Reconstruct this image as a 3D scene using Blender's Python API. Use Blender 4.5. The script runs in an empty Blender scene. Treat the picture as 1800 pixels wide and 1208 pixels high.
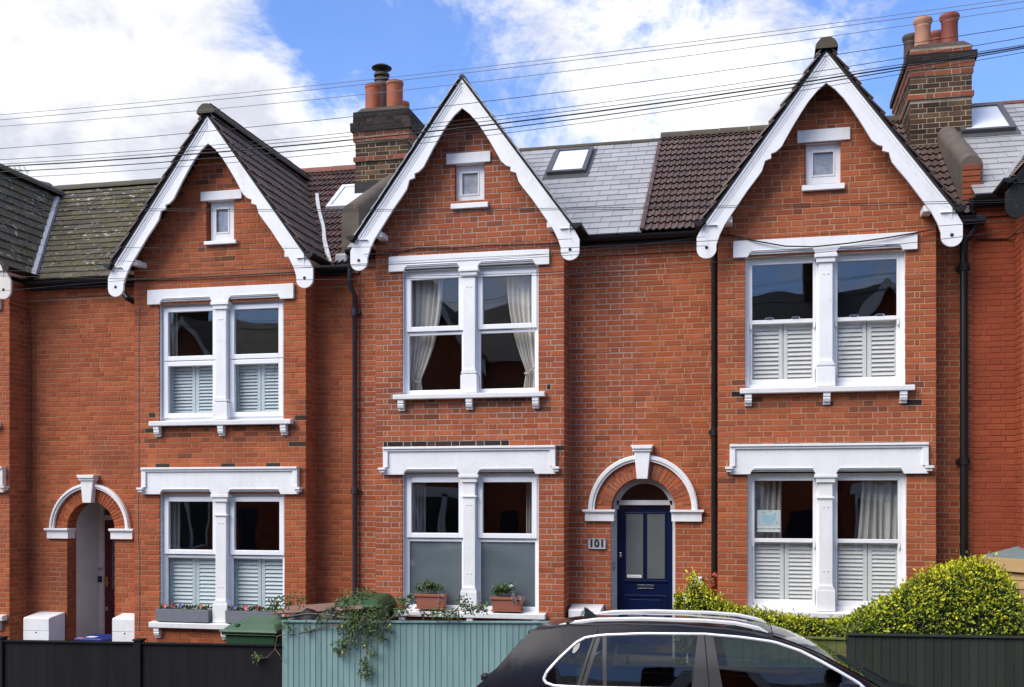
import bpy, bmesh, math, random
from mathutils import Vector, Matrix
random.seed(7)
S = bpy.context.scene
COL = S.collection

# ---------------------------------------------------------------- camera
F, TH, D0, EYE = 1880.0, math.radians(12.73), 13.8, 2.75
CT, ST = math.cos(TH), math.sin(TH)
cam = bpy.data.cameras.new('camera'); camo = bpy.data.objects.new('camera', cam); COL.objects.link(camo)
camo.location = (0, -D0, EYE); camo.rotation_euler = (math.pi / 2, 0, TH)
cam.sensor_width = 36.0; cam.lens = F / 1800 * 36; cam.shift_y = (875 - 604) / 1800
cam.clip_start = 0.05; cam.clip_end = 3000
S.camera = camo

def U(x, y, Y):
    """photo pixel -> (X, Z) on the vertical plane at depth Y (survey of the facade)"""
    a = (x - 900) / F; b = (875 - y) / F; t = (D0 + Y) / (CT + a * ST)
    return t * (-ST + a * CT), EYE + t * b
def UP(x, y, Y):
    X, Z = U(x, y, Y); return Vector((X, Y, Z))
def project(p):
    d = Vector(p) - Vector((0, -D0, EYE))
    dep = -ST * d.x + CT * d.y
    if dep < .1: return None
    return 900 + F * (CT * d.x + ST * d.y) / dep, 875 - F * d.z / dep, dep
def raydir(x, y):
    a = (x - 900) / F; b = (875 - y) / F
    return Vector((-ST + a * CT, CT + a * ST, b)).normalized()

# ---------------------------------------------------------------- sky, sun, exposure
SUN_EL, SUN_AZ = math.radians(44), math.radians(222)      # azimuth clockwise from +Y; sun behind the viewer, a little to the left
W = bpy.data.worlds.new('World'); S.world = W; W.use_nodes = True
nt = W.node_tree; nt.nodes.clear()
def N(t, **k):
    n = nt.nodes.new(t)
    for a, v in k.items(): setattr(n, a, v)
    return n
out = N('ShaderNodeOutputWorld'); bg = N('ShaderNodeBackground'); bg.inputs[1].default_value = 0.13
nt.links.new(bg.outputs[0], out.inputs[0])
sky = N('ShaderNodeTexSky', sky_type='NISHITA'); sky.sun_disc = False
sky.sun_elevation = SUN_EL; sky.sun_rotation = SUN_AZ
sky.air_density = 1.0; sky.dust_density = .6; sky.ozone_density = 2.5
tc = N('ShaderNodeTexCoord')
def M(op, a, b=None, c=None, clamp=False):
    n = N('ShaderNodeMath', operation=op); n.use_clamp = clamp
    for i, v in enumerate((a, b, c)):
        if v is None: continue
        if isinstance(v, (int, float)): n.inputs[i].default_value = v
        else: nt.links.new(v, n.inputs[i])
    return n.outputs[0]
def noise(scale, detail, rough, dist=0.0, off=(0, 0, 0), stretch=(1, 1, 1.6)):
    mp = N('ShaderNodeMapping'); mp.inputs['Location'].default_value = off; mp.inputs['Scale'].default_value = stretch
    nt.links.new(tc.outputs['Generated'], mp.inputs['Vector'])
    n = N('ShaderNodeTexNoise'); n.inputs['Scale'].default_value = scale; n.inputs['Detail'].default_value = detail
    n.inputs['Roughness'].default_value = rough; n.inputs['Distortion'].default_value = dist
    nt.links.new(mp.outputs[0], n.inputs['Vector']); return n.outputs['Fac']
big = noise(3.4, 4, .5, .3, (3.1, 0, .4), (1, 1, 1.5)); fine = noise(9.0, 15, .68, .5, (1.7, 4, .9), (1, 1, 1.25))
dens = M('ADD', M('MULTIPLY_ADD', big, 1.5, -.34), M('MULTIPLY_ADD', fine, 3.6, -1.8))
wob = N('ShaderNodeTexNoise'); wob.inputs['Scale'].default_value = 7; wob.inputs['Detail'].default_value = 6
nt.links.new(tc.outputs['Generated'], wob.inputs['Vector'])
# clouds and gaps where the photograph's sky has them: (px, py, radius in radians, amount)
for px, py, r, amt in [(40, 130, .18, 1.0), (60, 330, .2, .8), (250, 60, .06, .2), (440, 120, .07, .5), (455, 250, .08, .75), (610, 230, .06, .9), (620, 60, .09, -.7), (555, 190, .05, -.5), (560, 20, .05, -.3),
                       (860, 40, .12, .1), (1170, 220, .17, .28), (1000, 250, .10, .15), (1420, 30, .12, .25), (890, 210, .06, -.35), (1720, 170, .13, -.9), (740, 120, .06, -.2), (1540, 150, .06, .35), (1780, 30, .07, .3)]:
    d = raydir(px, py)
    sub = N('ShaderNodeVectorMath', operation='DISTANCE'); nt.links.new(tc.outputs['Generated'], sub.inputs[0]); sub.inputs[1].default_value = d
    w_ = M('MULTIPLY_ADD', wob.outputs['Fac'], .12, -.06)
    q = M('ADD', sub.outputs['Value'], w_)
    fall = M('SUBTRACT', 1.0, M('DIVIDE', q, r), clamp=True)
    fall = M('SMOOTH_MIN', M('MULTIPLY', fall, 1.6), 1.0, .3)
    dens = M('MULTIPLY_ADD', fall, amt, dens)
cl = N('ShaderNodeMapRange', interpolation_type='SMOOTHSTEP'); nt.links.new(dens, cl.inputs[0])
cl.inputs[1].default_value = .02; cl.inputs[2].default_value = 1.08; cl.inputs[3].default_value = .04; cl.inputs[4].default_value = 1
shade = N('ShaderNodeMapRange'); nt.links.new(noise(8.0, 8, .6, .2, (7, 2, 1)), shade.inputs[0])
shade.inputs[1].default_value = .38; shade.inputs[2].default_value = .62
cc = N('ShaderNodeMix', data_type='RGBA'); nt.links.new(shade.outputs[0], cc.inputs[0])
cc.inputs[6].default_value = (1.95, 2.02, 2.3, 1); cc.inputs[7].default_value = (3.5, 3.45, 3.35, 1)
tint = N('ShaderNodeMix', data_type='RGBA', blend_type='MULTIPLY'); tint.inputs[0].default_value = 1
nt.links.new(sky.outputs[0], tint.inputs[6]); tint.inputs[7].default_value = (.38, .49, .70, 1)
mx = N('ShaderNodeMix', data_type='RGBA'); nt.links.new(cl.outputs[0], mx.inputs[0])
nt.links.new(tint.outputs[2], mx.inputs[6]); nt.links.new(cc.outputs[2], mx.inputs[7])
nt.links.new(mx.outputs[2], bg.inputs[0])

sun = bpy.data.lights.new('sun', 'SUN'); sun.energy = 1.5; sun.angle = math.radians(42); sun.color = (1, .93, .82)
suno = bpy.data.objects.new('sun', sun); COL.objects.link(suno); suno.location = (-8, -30, 30)
sd = Vector((math.sin(SUN_AZ) * math.cos(SUN_EL), math.cos(SUN_AZ) * math.cos(SUN_EL), math.sin(SUN_EL)))
suno.rotation_euler = sd.to_track_quat('Z', 'Y').to_euler()
S.view_settings.view_transform = 'Standard'; S.view_settings.look = 'None'; S.view_settings.gamma = 1
S.view_settings.use_curve_mapping = False; S.view_settings.exposure = 1.56
S.render.engine = 'CYCLES'; S.cycles.max_bounces = 6; S.cycles.transparent_max_bounces = 12

# ---------------------------------------------------------------- materials
MATS = {}
def mat(name, c, rough=.6, c2=None, nscale=4.0, namt=0.0, var=0.0, c3=None, bump=0.0, bscale=60.0, metal=0.0, spec=.5, stretch=None, spots=None, coat=0.0, streak=None):
    m = bpy.data.materials.new(name); m.use_nodes = True; t = m.node_tree; L = t.links.new
    P = t.nodes['Principled BSDF']
    P.inputs['Roughness'].default_value = rough; P.inputs['Metallic'].default_value = metal
    P.inputs['Specular IOR Level'].default_value = spec
    if coat: P.inputs['Coat Weight'].default_value = coat; P.inputs['Coat Roughness'].default_value = .04
    geo = t.nodes.new('ShaderNodeNewGeometry'); pos = geo.outputs['Position']
    if stretch:
        mp = t.nodes.new('ShaderNodeMapping'); mp.inputs['Scale'].default_value = stretch; L(pos, mp.inputs['Vector']); pos = mp.outputs[0]
    rgb = t.nodes.new('ShaderNodeRGB'); rgb.outputs[0].default_value = (*c, 1); col = rgb.outputs[0]
    rnd = None
    if var or c3:
        oi = t.nodes.new('ShaderNodeObjectInfo'); ad = t.nodes.new('ShaderNodeMath'); ad.operation = 'ADD'
        L(geo.outputs['Random Per Island'], ad.inputs[0]); L(oi.outputs['Random'], ad.inputs[1])
        fr = t.nodes.new('ShaderNodeMath'); fr.operation = 'FRACT'; L(ad.outputs[0], fr.inputs[0]); rnd = fr.outputs[0]
    if c3:
        mx = t.nodes.new('ShaderNodeMix'); mx.data_type = 'RGBA'; L(rnd, mx.inputs[0]); L(col, mx.inputs[6]); mx.inputs[7].default_value = (*c3, 1); col = mx.outputs[2]
    if var:
        f2 = t.nodes.new('ShaderNodeMath'); f2.operation = 'MULTIPLY'; L(rnd, f2.inputs[0]); f2.inputs[1].default_value = 7.31
        f3 = t.nodes.new('ShaderNodeMath'); f3.operation = 'FRACT'; L(f2.outputs[0], f3.inputs[0])
        mr = t.nodes.new('ShaderNodeMapRange'); L(f3.outputs[0], mr.inputs[0]); mr.inputs[3].default_value = 1 - var; mr.inputs[4].default_value = 1 + var * .8
        hs = t.nodes.new('ShaderNodeHueSaturation'); L(mr.outputs[0], hs.inputs['Value']); L(col, hs.inputs['Color']); col = hs.outputs[0]
    if c2 and namt:
        n = t.nodes.new('ShaderNodeTexNoise'); n.inputs['Scale'].default_value = nscale; n.inputs['Detail'].default_value = 8; n.inputs['Roughness'].default_value = .65
        L(pos, n.inputs['Vector'])
        mr = t.nodes.new('ShaderNodeMapRange'); L(n.outputs['Fac'], mr.inputs[0]); mr.inputs[1].default_value = .42; mr.inputs[2].default_value = .68; mr.inputs[4].default_value = namt
        mx = t.nodes.new('ShaderNodeMix'); mx.data_type = 'RGBA'; L(mr.outputs[0], mx.inputs[0]); L(col, mx.inputs[6]); mx.inputs[7].default_value = (*c2, 1); col = mx.outputs[2]
    for sp in spots or ():
        sc, lo, hi, colr, amt = sp
        n = t.nodes.new('ShaderNodeTexNoise'); n.inputs['Scale'].default_value = sc; n.inputs['Detail'].default_value = 5
        L(pos, n.inputs['Vector'])
        mr = t.nodes.new('ShaderNodeMapRange'); L(n.outputs['Fac'], mr.inputs[0]); mr.inputs[1].default_value = lo; mr.inputs[2].default_value = hi; mr.inputs[4].default_value = amt
        mx = t.nodes.new('ShaderNodeMix'); mx.data_type = 'RGBA'; L(mr.outputs[0], mx.inputs[0]); L(col, mx.inputs[6]); mx.inputs[7].default_value = (*colr, 1); col = mx.outputs[2]
    if streak:                                          # rain streaks and runs of dirt
        colr, amt = streak; mp = t.nodes.new('ShaderNodeMapping'); mp.inputs['Scale'].default_value = (9, 9, .8); L(geo.outputs['Position'], mp.inputs['Vector'])
        n = t.nodes.new('ShaderNodeTexNoise'); n.inputs['Scale'].default_value = 1.0; n.inputs['Detail'].default_value = 7; n.inputs['Roughness'].default_value = .7; L(mp.outputs[0], n.inputs['Vector'])
        mr = t.nodes.new('ShaderNodeMapRange'); L(n.outputs['Fac'], mr.inputs[0]); mr.inputs[1].default_value = .52; mr.inputs[2].default_value = .75; mr.inputs[4].default_value = amt
        mx = t.nodes.new('ShaderNodeMix'); mx.data_type = 'RGBA'; L(mr.outputs[0], mx.inputs[0]); L(col, mx.inputs[6]); mx.inputs[7].default_value = (*colr, 1); col = mx.outputs[2]
    L(col, P.inputs['Base Color'])
    if bump:
        n = t.nodes.new('ShaderNodeTexNoise'); n.inputs['Scale'].default_value = bscale; n.inputs['Detail'].default_value = 6; L(pos, n.inputs['Vector'])
        b = t.nodes.new('ShaderNodeBump'); b.inputs['Strength'].default_value = bump; b.inputs['Distance'].default_value = .02
        L(n.outputs['Fac'], b.inputs['Height']); L(b.outputs[0], P.inputs['Normal'])
    MATS[name] = m; return m
def glass_mat(name, tint, ior=1.5, add=0.0):
    m = bpy.data.materials.new(name); m.use_nodes = True; t = m.node_tree; t.nodes.clear(); L = t.links.new
    o = t.nodes.new('ShaderNodeOutputMaterial'); mix = t.nodes.new('ShaderNodeMixShader'); g0 = t.nodes.new('ShaderNodeNewGeometry')
    dt = t.nodes.new('ShaderNodeVectorMath'); dt.operation = 'DOT_PRODUCT'; L(g0.outputs['Normal'], dt.inputs[0]); L(g0.outputs['Incoming'], dt.inputs[1])
    def mm(op, x, y):
        q = t.nodes.new('ShaderNodeMath'); q.operation = op
        for i, v in enumerate((x, y)):
            if v is None: continue
            if isinstance(v, (int, float)): q.inputs[i].default_value = v
            else: L(v, q.inputs[i])
        return q.outputs[0]
    f0 = ((ior - 1) / (ior + 1)) ** 2                       # Schlick, the same from both sides of a thin pane
    p5 = mm('POWER', mm('SUBTRACT', 1.0, mm('ABSOLUTE', dt.outputs['Value'], None)), 5.0)
    frn = mm('ADD', mm('MULTIPLY', p5, 1 - f0), f0)
    tr = t.nodes.new('ShaderNodeBsdfTransparent'); tr.inputs[0].default_value = (*tint, 1)
    gl = t.nodes.new('ShaderNodeBsdfGlossy'); gl.inputs['Roughness'].default_value = .01
    n = t.nodes.new('ShaderNodeTexNoise'); n.inputs['Scale'].default_value = 1.6; n.inputs['Detail'].default_value = 1
    geo = t.nodes.new('ShaderNodeNewGeometry'); L(geo.outputs['Position'], n.inputs['Vector'])
    b = t.nodes.new('ShaderNodeBump'); b.inputs['Strength'].default_value = .12; b.inputs['Distance'].default_value = .03
    L(n.outputs['Fac'], b.inputs['Height']); L(b.outputs[0], gl.inputs['Normal'])
    a = t.nodes.new('ShaderNodeMath'); a.operation = 'ADD'; a.inputs[1].default_value = add; L(frn, a.inputs[0])
    L(a.outputs[0], mix.inputs[0]); L(tr.outputs[0], mix.inputs[1]); L(gl.outputs[0], mix.inputs[2]); L(mix.outputs[0], o.inputs[0])
    MATS[name] = m
soot = [(1.3, .56, .72, (.035, .02, .016), .55)]
mat('brick', (.39, .108, .040), .85, c3=(.325, .080, .032), var=.2, c2=(.26, .08, .048), nscale=1.6, namt=.38, bump=.25, bscale=90, spec=.2, spots=[(22, .6, .75, (.17, .05, .03), .45), (.75, .55, .72, (.17, .055, .032), .55), (2.6, .58, .70, (.46, .15, .065), .5), (5.5, .66, .74, (.15, .05, .034), .6)])
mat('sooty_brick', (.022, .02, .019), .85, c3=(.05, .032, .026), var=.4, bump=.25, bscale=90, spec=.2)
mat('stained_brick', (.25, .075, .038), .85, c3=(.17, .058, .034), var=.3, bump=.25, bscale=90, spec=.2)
mat('painted_brick', (.32, .075, .03), .8, c3=(.28, .062, .026), var=.10, c2=(.15, .03, .018), nscale=1.2, namt=.5, bump=.2, bscale=70, spec=.25)
mat('orange_brick', (.30, .075, .032), .85, c3=(.19, .055, .03), var=.25, c2=(.1, .05, .035), nscale=5, namt=.5, spec=.2)
mat('stock_brick', (.12, .068, .035), .9, c3=(.05, .032, .023), var=.5, c2=(.035, .028, .022), nscale=3, namt=.7, bump=.3, bscale=70, spec=.15)
mat('mortar_tan', (.42, .27, .17), .95, c2=(.26, .13, .075), nscale=2.2, namt=.7, spec=.1)
mat('mortar_grey', (.40, .33, .275), .95, c2=(.25, .16, .12), nscale=3, namt=.6, spec=.1)
mat('mortar_orange', (.39, .21, .12), .95, c2=(.27, .115, .06), nscale=2.2, namt=.7, spec=.1)
mat('mortar_red', (.29, .07, .03), .9, c2=(.16, .03, .018), nscale=2.2, namt=.6, spec=.1)
mat('mortar_stock', (.36, .30, .22), .95, c2=(.1, .08, .06), nscale=3, namt=.7, spec=.1)
mat('white_paint', (.80, .80, .80), .45, c2=(.62, .60, .57), nscale=2.5, namt=.35, bump=.06, bscale=25, spots=[(14, .66, .8, (.42, .37, .31), .5), (3, .60, .75, (.50, .47, .43), .35)], streak=((.45, .41, .36), .22))
mat('old_white_paint', (.72, .66, .60), .55, c2=(.5, .42, .36), nscale=3, namt=.5, bump=.08, bscale=25)
mat('white_plastic', (.82, .83, .85), .3, c2=(.75, .76, .78), nscale=1.5, namt=.3)
mat('black_paint', (.009, .009, .010), .5, c2=(.016, .016, .017), nscale=6, namt=.5, spec=.3)
mat('gutter_black', (.008, .008, .01), .45, c2=(.018, .018, .018), nscale=9, namt=.4, spec=.3)
mat('pipe_grey', (.028, .03, .04), .35, c2=(.05, .052, .058), nscale=5, namt=.5)
mat('new_slate', (.32, .315, .31), .34, c3=(.37, .365, .36), var=.07, bump=.05, bscale=20, spec=.7)
mat('mossy_slate', (.082, .066, .047), .8, c3=(.045, .039, .03), var=.35, c2=(.075, .062, .02), nscale=2.4, namt=.95, bump=.4, bscale=30, spots=[(6, .50, .64, (.085, .066, .016), .75), (11, .61, .66, (.40, .38, .33), .8)])
mat('mossy_edge', (.06, .048, .014), .9, c2=(.10, .075, .012), nscale=6, namt=.9)
mat('moss', (.075, .065, .012), .95, c3=(.12, .09, .014), var=.4)
mat('dark_slate', (.045, .048, .056), .6, c2=(.03, .032, .037), nscale=3, namt=.6)
mat('brown_tile', (.082, .047, .036), .6, c3=(.11, .068, .055), var=.25, c2=(.045, .032, .028), nscale=3, namt=.5, bump=.2, bscale=60)
mat('red_tile', (.11, .045, .034), .6, c3=(.06, .034, .03), var=.3, c2=(.17, .10, .085), nscale=5, namt=.6, bump=.2, bscale=60)
mat('ridge_brown', (.06, .045, .035), .8, c2=(.085, .07, .02), nscale=5, namt=.7, bump=.2)
mat('ridge_red', (.20, .065, .04), .75, c2=(.1, .06, .045), nscale=5, namt=.6, bump=.2)
mat('ridge_moss', (.06, .055, .05), .8, c2=(.09, .075, .015), nscale=5, namt=.9, bump=.2)
mat('roof_deck', (.02, .018, .017), .9)
mat('lead', (.36, .37, .39), .5, c2=(.22, .22, .24), nscale=6, namt=.6, bump=.1)
mat('white_mortar', (.68, .68, .68), .8, c2=(.36, .36, .35), nscale=9, namt=.6, bump=.5, bscale=30)
mat('concrete', (.115, .09, .07), .9, c2=(.06, .05, .042), nscale=3.5, namt=.8, bump=.4, bscale=40, spots=[(5, .58, .7, (.19, .10, .06), .5)])
mat('clay_pot', (.33, .085, .035), .75, c2=(.17, .055, .032), nscale=6, namt=.6, bump=.1)
mat('pale_pot', (.42, .20, .12), .8, c2=(.2, .09, .06), nscale=6, namt=.7)
mat('dark_pot', (.05, .035, .03), .7, c2=(.12, .05, .03), nscale=6, namt=.6)
mat('red_pot', (.22, .045, .025), .7, c2=(.12, .035, .022), nscale=6, namt=.6)
mat('cowl_metal', (.035, .032, .028), .5, metal=.3)
mat('room_wall', (.10, .09, .085), .9)
mat('shutter_white', (.78, .77, .74), .5)
mat('shutter_blue', (.60, .68, .70), .5)
mat('curtain_cream', (.66, .62, .56), .9, c2=(.55, .5, .44), nscale=4, namt=.4)
mat('curtain_grey', (.52, .50, .47), .9, c2=(.42, .40, .37), nscale=4, namt=.4)
mat('frosted_glass', (.10, .128, .14), .07, c2=(.13, .16, .17), nscale=1.3, namt=.7, spec=1.0, coat=1.0)
mat('frosted_dark', (.10, .11, .11), .3, c2=(.13, .14, .14), nscale=3, namt=.5, spec=.6)
mat('loft_glass', (.22, .23, .25), .1, c2=(.5, .5, .52), nscale=5, namt=.8, spec=.9)
mat('skylight_glass', (.75, .78, .82), .08, spec=1.0)
mat('skylight_frame', (.07, .07, .072), .4)
mat('blue_door', (.002, .008, .040), .3, c2=(.003, .010, .048), nscale=5, namt=.5, spec=.35)
mat('crimson_door', (.11, .008, .018), .35, c2=(.09, .008, .018), nscale=4, namt=.5)
mat('grey_frame', (.56, .56, .57), .5, c2=(.48, .48, .48), nscale=5, namt=.5)
mat('porch_plaster', (.58, .57, .57), .8, c2=(.46, .44, .43), nscale=3, namt=.5, bump=.1)
mat('chrome', (.75, .75, .76), .15, metal=1.0)
mat('brushed_steel', (.52, .52, .54), .35, metal=1.0)
mat('brass', (.7, .42, .14), .25, metal=1.0)
mat('plaque_grey', (.30, .30, .32), .4, metal=.3)
mat('plaque_face', (.44, .44, .47), .5)
mat('black_print', (.01, .01, .01), .6)
mat('teal_wood', (.17, .285, .285), .65, c2=(.13, .225, .225), nscale=3, namt=.6, var=.17, stretch=(1, 1, .25), bump=.1, bscale=60, streak=((.10, .16, .14), .5))
mat('black_wood', (.006, .006, .007), .7, spec=.2, c2=(.011, .010, .010), nscale=4, namt=.6, var=.3, stretch=(1, 1, .2))
mat('green_wood', (.024, .029, .023), .7, spec=.25, c2=(.017, .021, .016), nscale=3, namt=.6, var=.2, streak=((.034, .038, .02), .6), stretch=(1, 1, .2), bump=.1)
mat('mossy_wood', (.12, .14, .03), .8, c2=(.06, .07, .02), nscale=6, namt=.7)
mat('raw_timber', (.50, .33, .15), .7, c2=(.40, .24, .10), nscale=3, namt=.6, var=.12, stretch=(.3, .3, 3))
mat('grey_felt', (.17, .21, .20), .9, c2=(.12, .15, .14), nscale=9, namt=.5)
mat('terracotta', (.30, .10, .06), .7, c2=(.24, .085, .05), nscale=5, namt=.6)
mat('trough_grey', (.165, .175, .20), .6, c2=(.13, .14, .16), nscale=9, namt=.5)
mat('bin_green', (.055, .115, .06), .5, c2=(.042, .09, .045), nscale=3, namt=.5)
mat('bin_dark', (.02, .075, .028), .5, c2=(.016, .06, .022), nscale=3, namt=.5)
mat('crate_blue', (.012, .025, .20), .45)
mat('box_white', (.78, .79, .80), .45, c2=(.66, .65, .62), nscale=3, namt=.5, streak=((.5, .48, .42), .35))
mat('leaf_green', (.055, .12, .02), .5, c3=(.09, .15, .03), var=.35)
mat('leaf_gold', (.66, .58, .03), .55, spec=.2, c3=(.42, .45, .028), var=.3)
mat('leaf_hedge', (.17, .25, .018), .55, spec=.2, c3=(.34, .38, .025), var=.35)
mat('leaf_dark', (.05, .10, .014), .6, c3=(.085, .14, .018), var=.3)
mat('leaf_olive', (.075, .10, .03), .5, c3=(.05, .085, .025), var=.3)
mat('leaf_red', (.45, .05, .015), .5, c3=(.30, .03, .015), var=.3)
mat('leaf_silver', (.30, .29, .30), .7, c3=(.22, .2, .21), var=.2)
mat('petal_red', (.28, .01, .05), .6); mat('petal_pink', (.75, .15, .2), .6); mat('petal_white', (.85, .85, .8), .6); mat('petal_violet', (.18, .1, .4), .6); mat('petal_orange', (.8, .25, .1), .6); mat('berry_yellow', (.75, .5, .02), .5)
mat('bark', (.16, .11, .07), .9, c2=(.09, .06, .04), nscale=20, namt=.7)
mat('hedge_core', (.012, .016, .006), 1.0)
mat('soil', (.035, .025, .018), 1.0)
mat('tarp_black', (.012, .012, .013), .45, bump=.5, bscale=9)
mat('rust_board', (.19, .105, .075), .8, c2=(.27, .19, .15), nscale=6, namt=.6)
mat('car_paint', (.008, .008, .014), .14, c2=(.012, .012, .02), nscale=40, namt=.5, coat=.0, spec=.15, bump=.03, bscale=400)
mat('car_paint_silver', (.5, .52, .54), .3, metal=.4, coat=1.0)
mat('car_glass', (.018, .030, .037), .04, c2=(.026, .040, .048), nscale=70, namt=.5, spec=.33)
mat('car_trim', (.012, .012, .013), .45)
mat('car_seat', (.05, .048, .047), .8, c2=(.035, .034, .034), nscale=8, namt=.6)
mat('tyre', (.015, .015, .015), .9)
mat('rail_silver', (.80, .80, .82), .3, metal=.25)
mat('lamp_red', (.35, .01, .012), .2, coat=1.0)
mat('lamp_clear', (.6, .62, .65), .1, coat=1.0)
mat('wire_black', (.012, .012, .013), .6)
mat('wire_grey', (.22, .22, .22), .6)
mat('asphalt', (.05, .05, .052), .9, c2=(.035, .035, .036), nscale=2, namt=.6, bump=.3, bscale=120)
mat('paving', (.25, .24, .22), .9, c2=(.18, .17, .16), nscale=2, namt=.6, bump=.2)
mat('earth', (.09, .08, .06), 1, c2=(.05, .06, .03), nscale=.3, namt=.6)
mat('paper_white', (.80, .82, .78), .7)
mat('paper_blue', (.33, .58, .66), .7, c2=(.55, .72, .72), nscale=30, namt=.6)
mat('paper_olive', (.45, .5, .36), .7)
glass_mat('car_tint', (.42, .50, .51), 1.5, .025)
glass_mat('glass', (.975, .985, .985), 1.45, .025)
glass_mat('sash_glass', (.975, .985, .985), 1.45, .035)

# ---------------------------------------------------------------- mesh helpers
def wloc(o):
    v = Vector((0, 0, 0))
    while o: v += o.location; o = o.parent
    return v
class MB:
    def __init__(s): s.v = []; s.f = []; s.m = []; s.mats = []
    def mi(s, name):
        if name not in s.mats: s.mats.append(name)
        return s.mats.index(name)
    def face(s, pts, m):
        b = len(s.v); s.v += [tuple(p) for p in pts]; s.f.append(tuple(range(b, b + len(pts)))); s.m.append(s.mi(m))
    def poly(s, verts, faces, m):
        b = len(s.v); s.v += [tuple(p) for p in verts]; k = s.mi(m)
        for f in faces: s.f.append(tuple(b + i for i in f)); s.m.append(k)
    def box(s, x0, x1, y0, y1, z0, z1, m):
        s.poly([(x0, y0, z0), (x1, y0, z0), (x1, y1, z0), (x0, y1, z0), (x0, y0, z1), (x1, y0, z1), (x1, y1, z1), (x0, y1, z1)],
               [(0, 3, 2, 1), (4, 5, 6, 7), (0, 1, 5, 4), (1, 2, 6, 5), (2, 3, 7, 6), (3, 0, 4, 7)], m)
    def hexa(s, p, m):
        s.poly(p, [(0, 3, 2, 1), (4, 5, 6, 7), (0, 1, 5, 4), (1, 2, 6, 5), (2, 3, 7, 6), (3, 0, 4, 7)], m)
    def prism(s, poly, y0, y1, m):                      # polygon in X,Z extruded along Y
        n = len(poly); vs = [(x, y0, z) for x, z in poly] + [(x, y1, z) for x, z in poly]
        s.poly(vs, [tuple(range(n)), tuple(range(2 * n - 1, n - 1, -1))] + [(i, i + n, (i + 1) % n + n, (i + 1) % n) for i in range(n)], m)
    def prismx(s, poly, x0, x1, m):                     # polygon in Y,Z extruded along X
        n = len(poly); vs = [(x0, y, z) for y, z in poly] + [(x1, y, z) for y, z in poly]
        s.poly(vs, [tuple(range(n)), tuple(range(2 * n - 1, n - 1, -1))] + [(i, i + n, (i + 1) % n + n, (i + 1) % n) for i in range(n)], m)
    def ring(s, x0, x1, y0, y1, z0, z1, w, m, wb=None, wt=None):
        wb = w if wb is None else wb; wt = w if wt is None else wt
        s.box(x0, x0 + w, y0, y1, z0, z1, m); s.box(x1 - w, x1, y0, y1, z0, z1, m)
        s.box(x0 + w, x1 - w, y0, y1, z0, z0 + wb, m); s.box(x0 + w, x1 - w, y0, y1, z1 - wt, z1, m)
    def tube(s, pts, r, n, m, caps=True):
        pts = [Vector(p) for p in pts]; rr = r if isinstance(r, (list, tuple)) else [r] * len(pts); vs = []
        for i, p in enumerate(pts):
            d = (pts[min(i + 1, len(pts) - 1)] - pts[max(i - 1, 0)]).normalized()
            a = d.cross(Vector((0, 0, 1)) if abs(d.z) < .9 else Vector((0, 1, 0))).normalized(); b = d.cross(a)
            vs += [p + rr[i] * (a * math.cos(2 * math.pi * k / n) + b * math.sin(2 * math.pi * k / n)) for k in range(n)]
        fs = [(i * n + k, i * n + (k + 1) % n, (i + 1) * n + (k + 1) % n, (i + 1) * n + k) for i in range(len(pts) - 1) for k in range(n)]
        if caps: fs += [tuple(range(n)), tuple(range(len(vs) - 1, len(vs) - 1 - n, -1))]
        s.poly(vs, fs, m)
    def lathe(s, c, prof, n, m, caps=True):
        vs = [(c[0] + r * math.cos(2 * math.pi * k / n), c[1] + r * math.sin(2 * math.pi * k / n), c[2] + z) for r, z in prof for k in range(n)]
        fs = [(i * n + k, i * n + (k + 1) % n, (i + 1) * n + (k + 1) % n, (i + 1) * n + k) for i in range(len(prof) - 1) for k in range(n)]
        if caps: fs += [tuple(range(n)), tuple(range(len(vs) - 1, len(vs) - 1 - n, -1))]
        s.poly(vs, fs, m)
    def build(s, name, parent=None, smooth=False, kind=None, bevel=0, base=None, **props):
        off = wloc(parent) if parent else Vector((0, 0, 0))
        loc = Vector(base) - off if base is not None else Vector((0, 0, 0))
        tot = off + loc
        me = bpy.data.meshes.new(name)
        me.from_pydata([(x - tot.x, y - tot.y, z - tot.z) for x, y, z in s.v], [], s.f)
        for k in s.mats: me.materials.append(MATS[k])
        me.polygons.foreach_set('material_index', s.m)
        if smooth: me.polygons.foreach_set('use_smooth', [True] * len(s.f))
        me.update()
        o = bpy.data.objects.new(name, me); COL.objects.link(o); o.location = loc
        if parent: o.parent = parent
        if kind: o['kind'] = kind
        for k, v in props.items(): o[k] = v
        if bevel:
            b = o.modifiers.new('bevel', 'BEVEL'); b.width = bevel; b.segments = 2; b.limit_method = 'ANGLE'; b.angle_limit = math.radians(40)
        if smooth:
            try: me.set_sharp_from_angle(angle=math.radians(38))
            except Exception: pass
        return o
def thing(name, loc, label, cat, group=None):
    o = bpy.data.objects.new(name, None); COL.objects.link(o); o.location = loc; o.empty_display_size = .2
    o['label'] = label; o['category'] = cat
    if group: o['group'] = group
    return o
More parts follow.
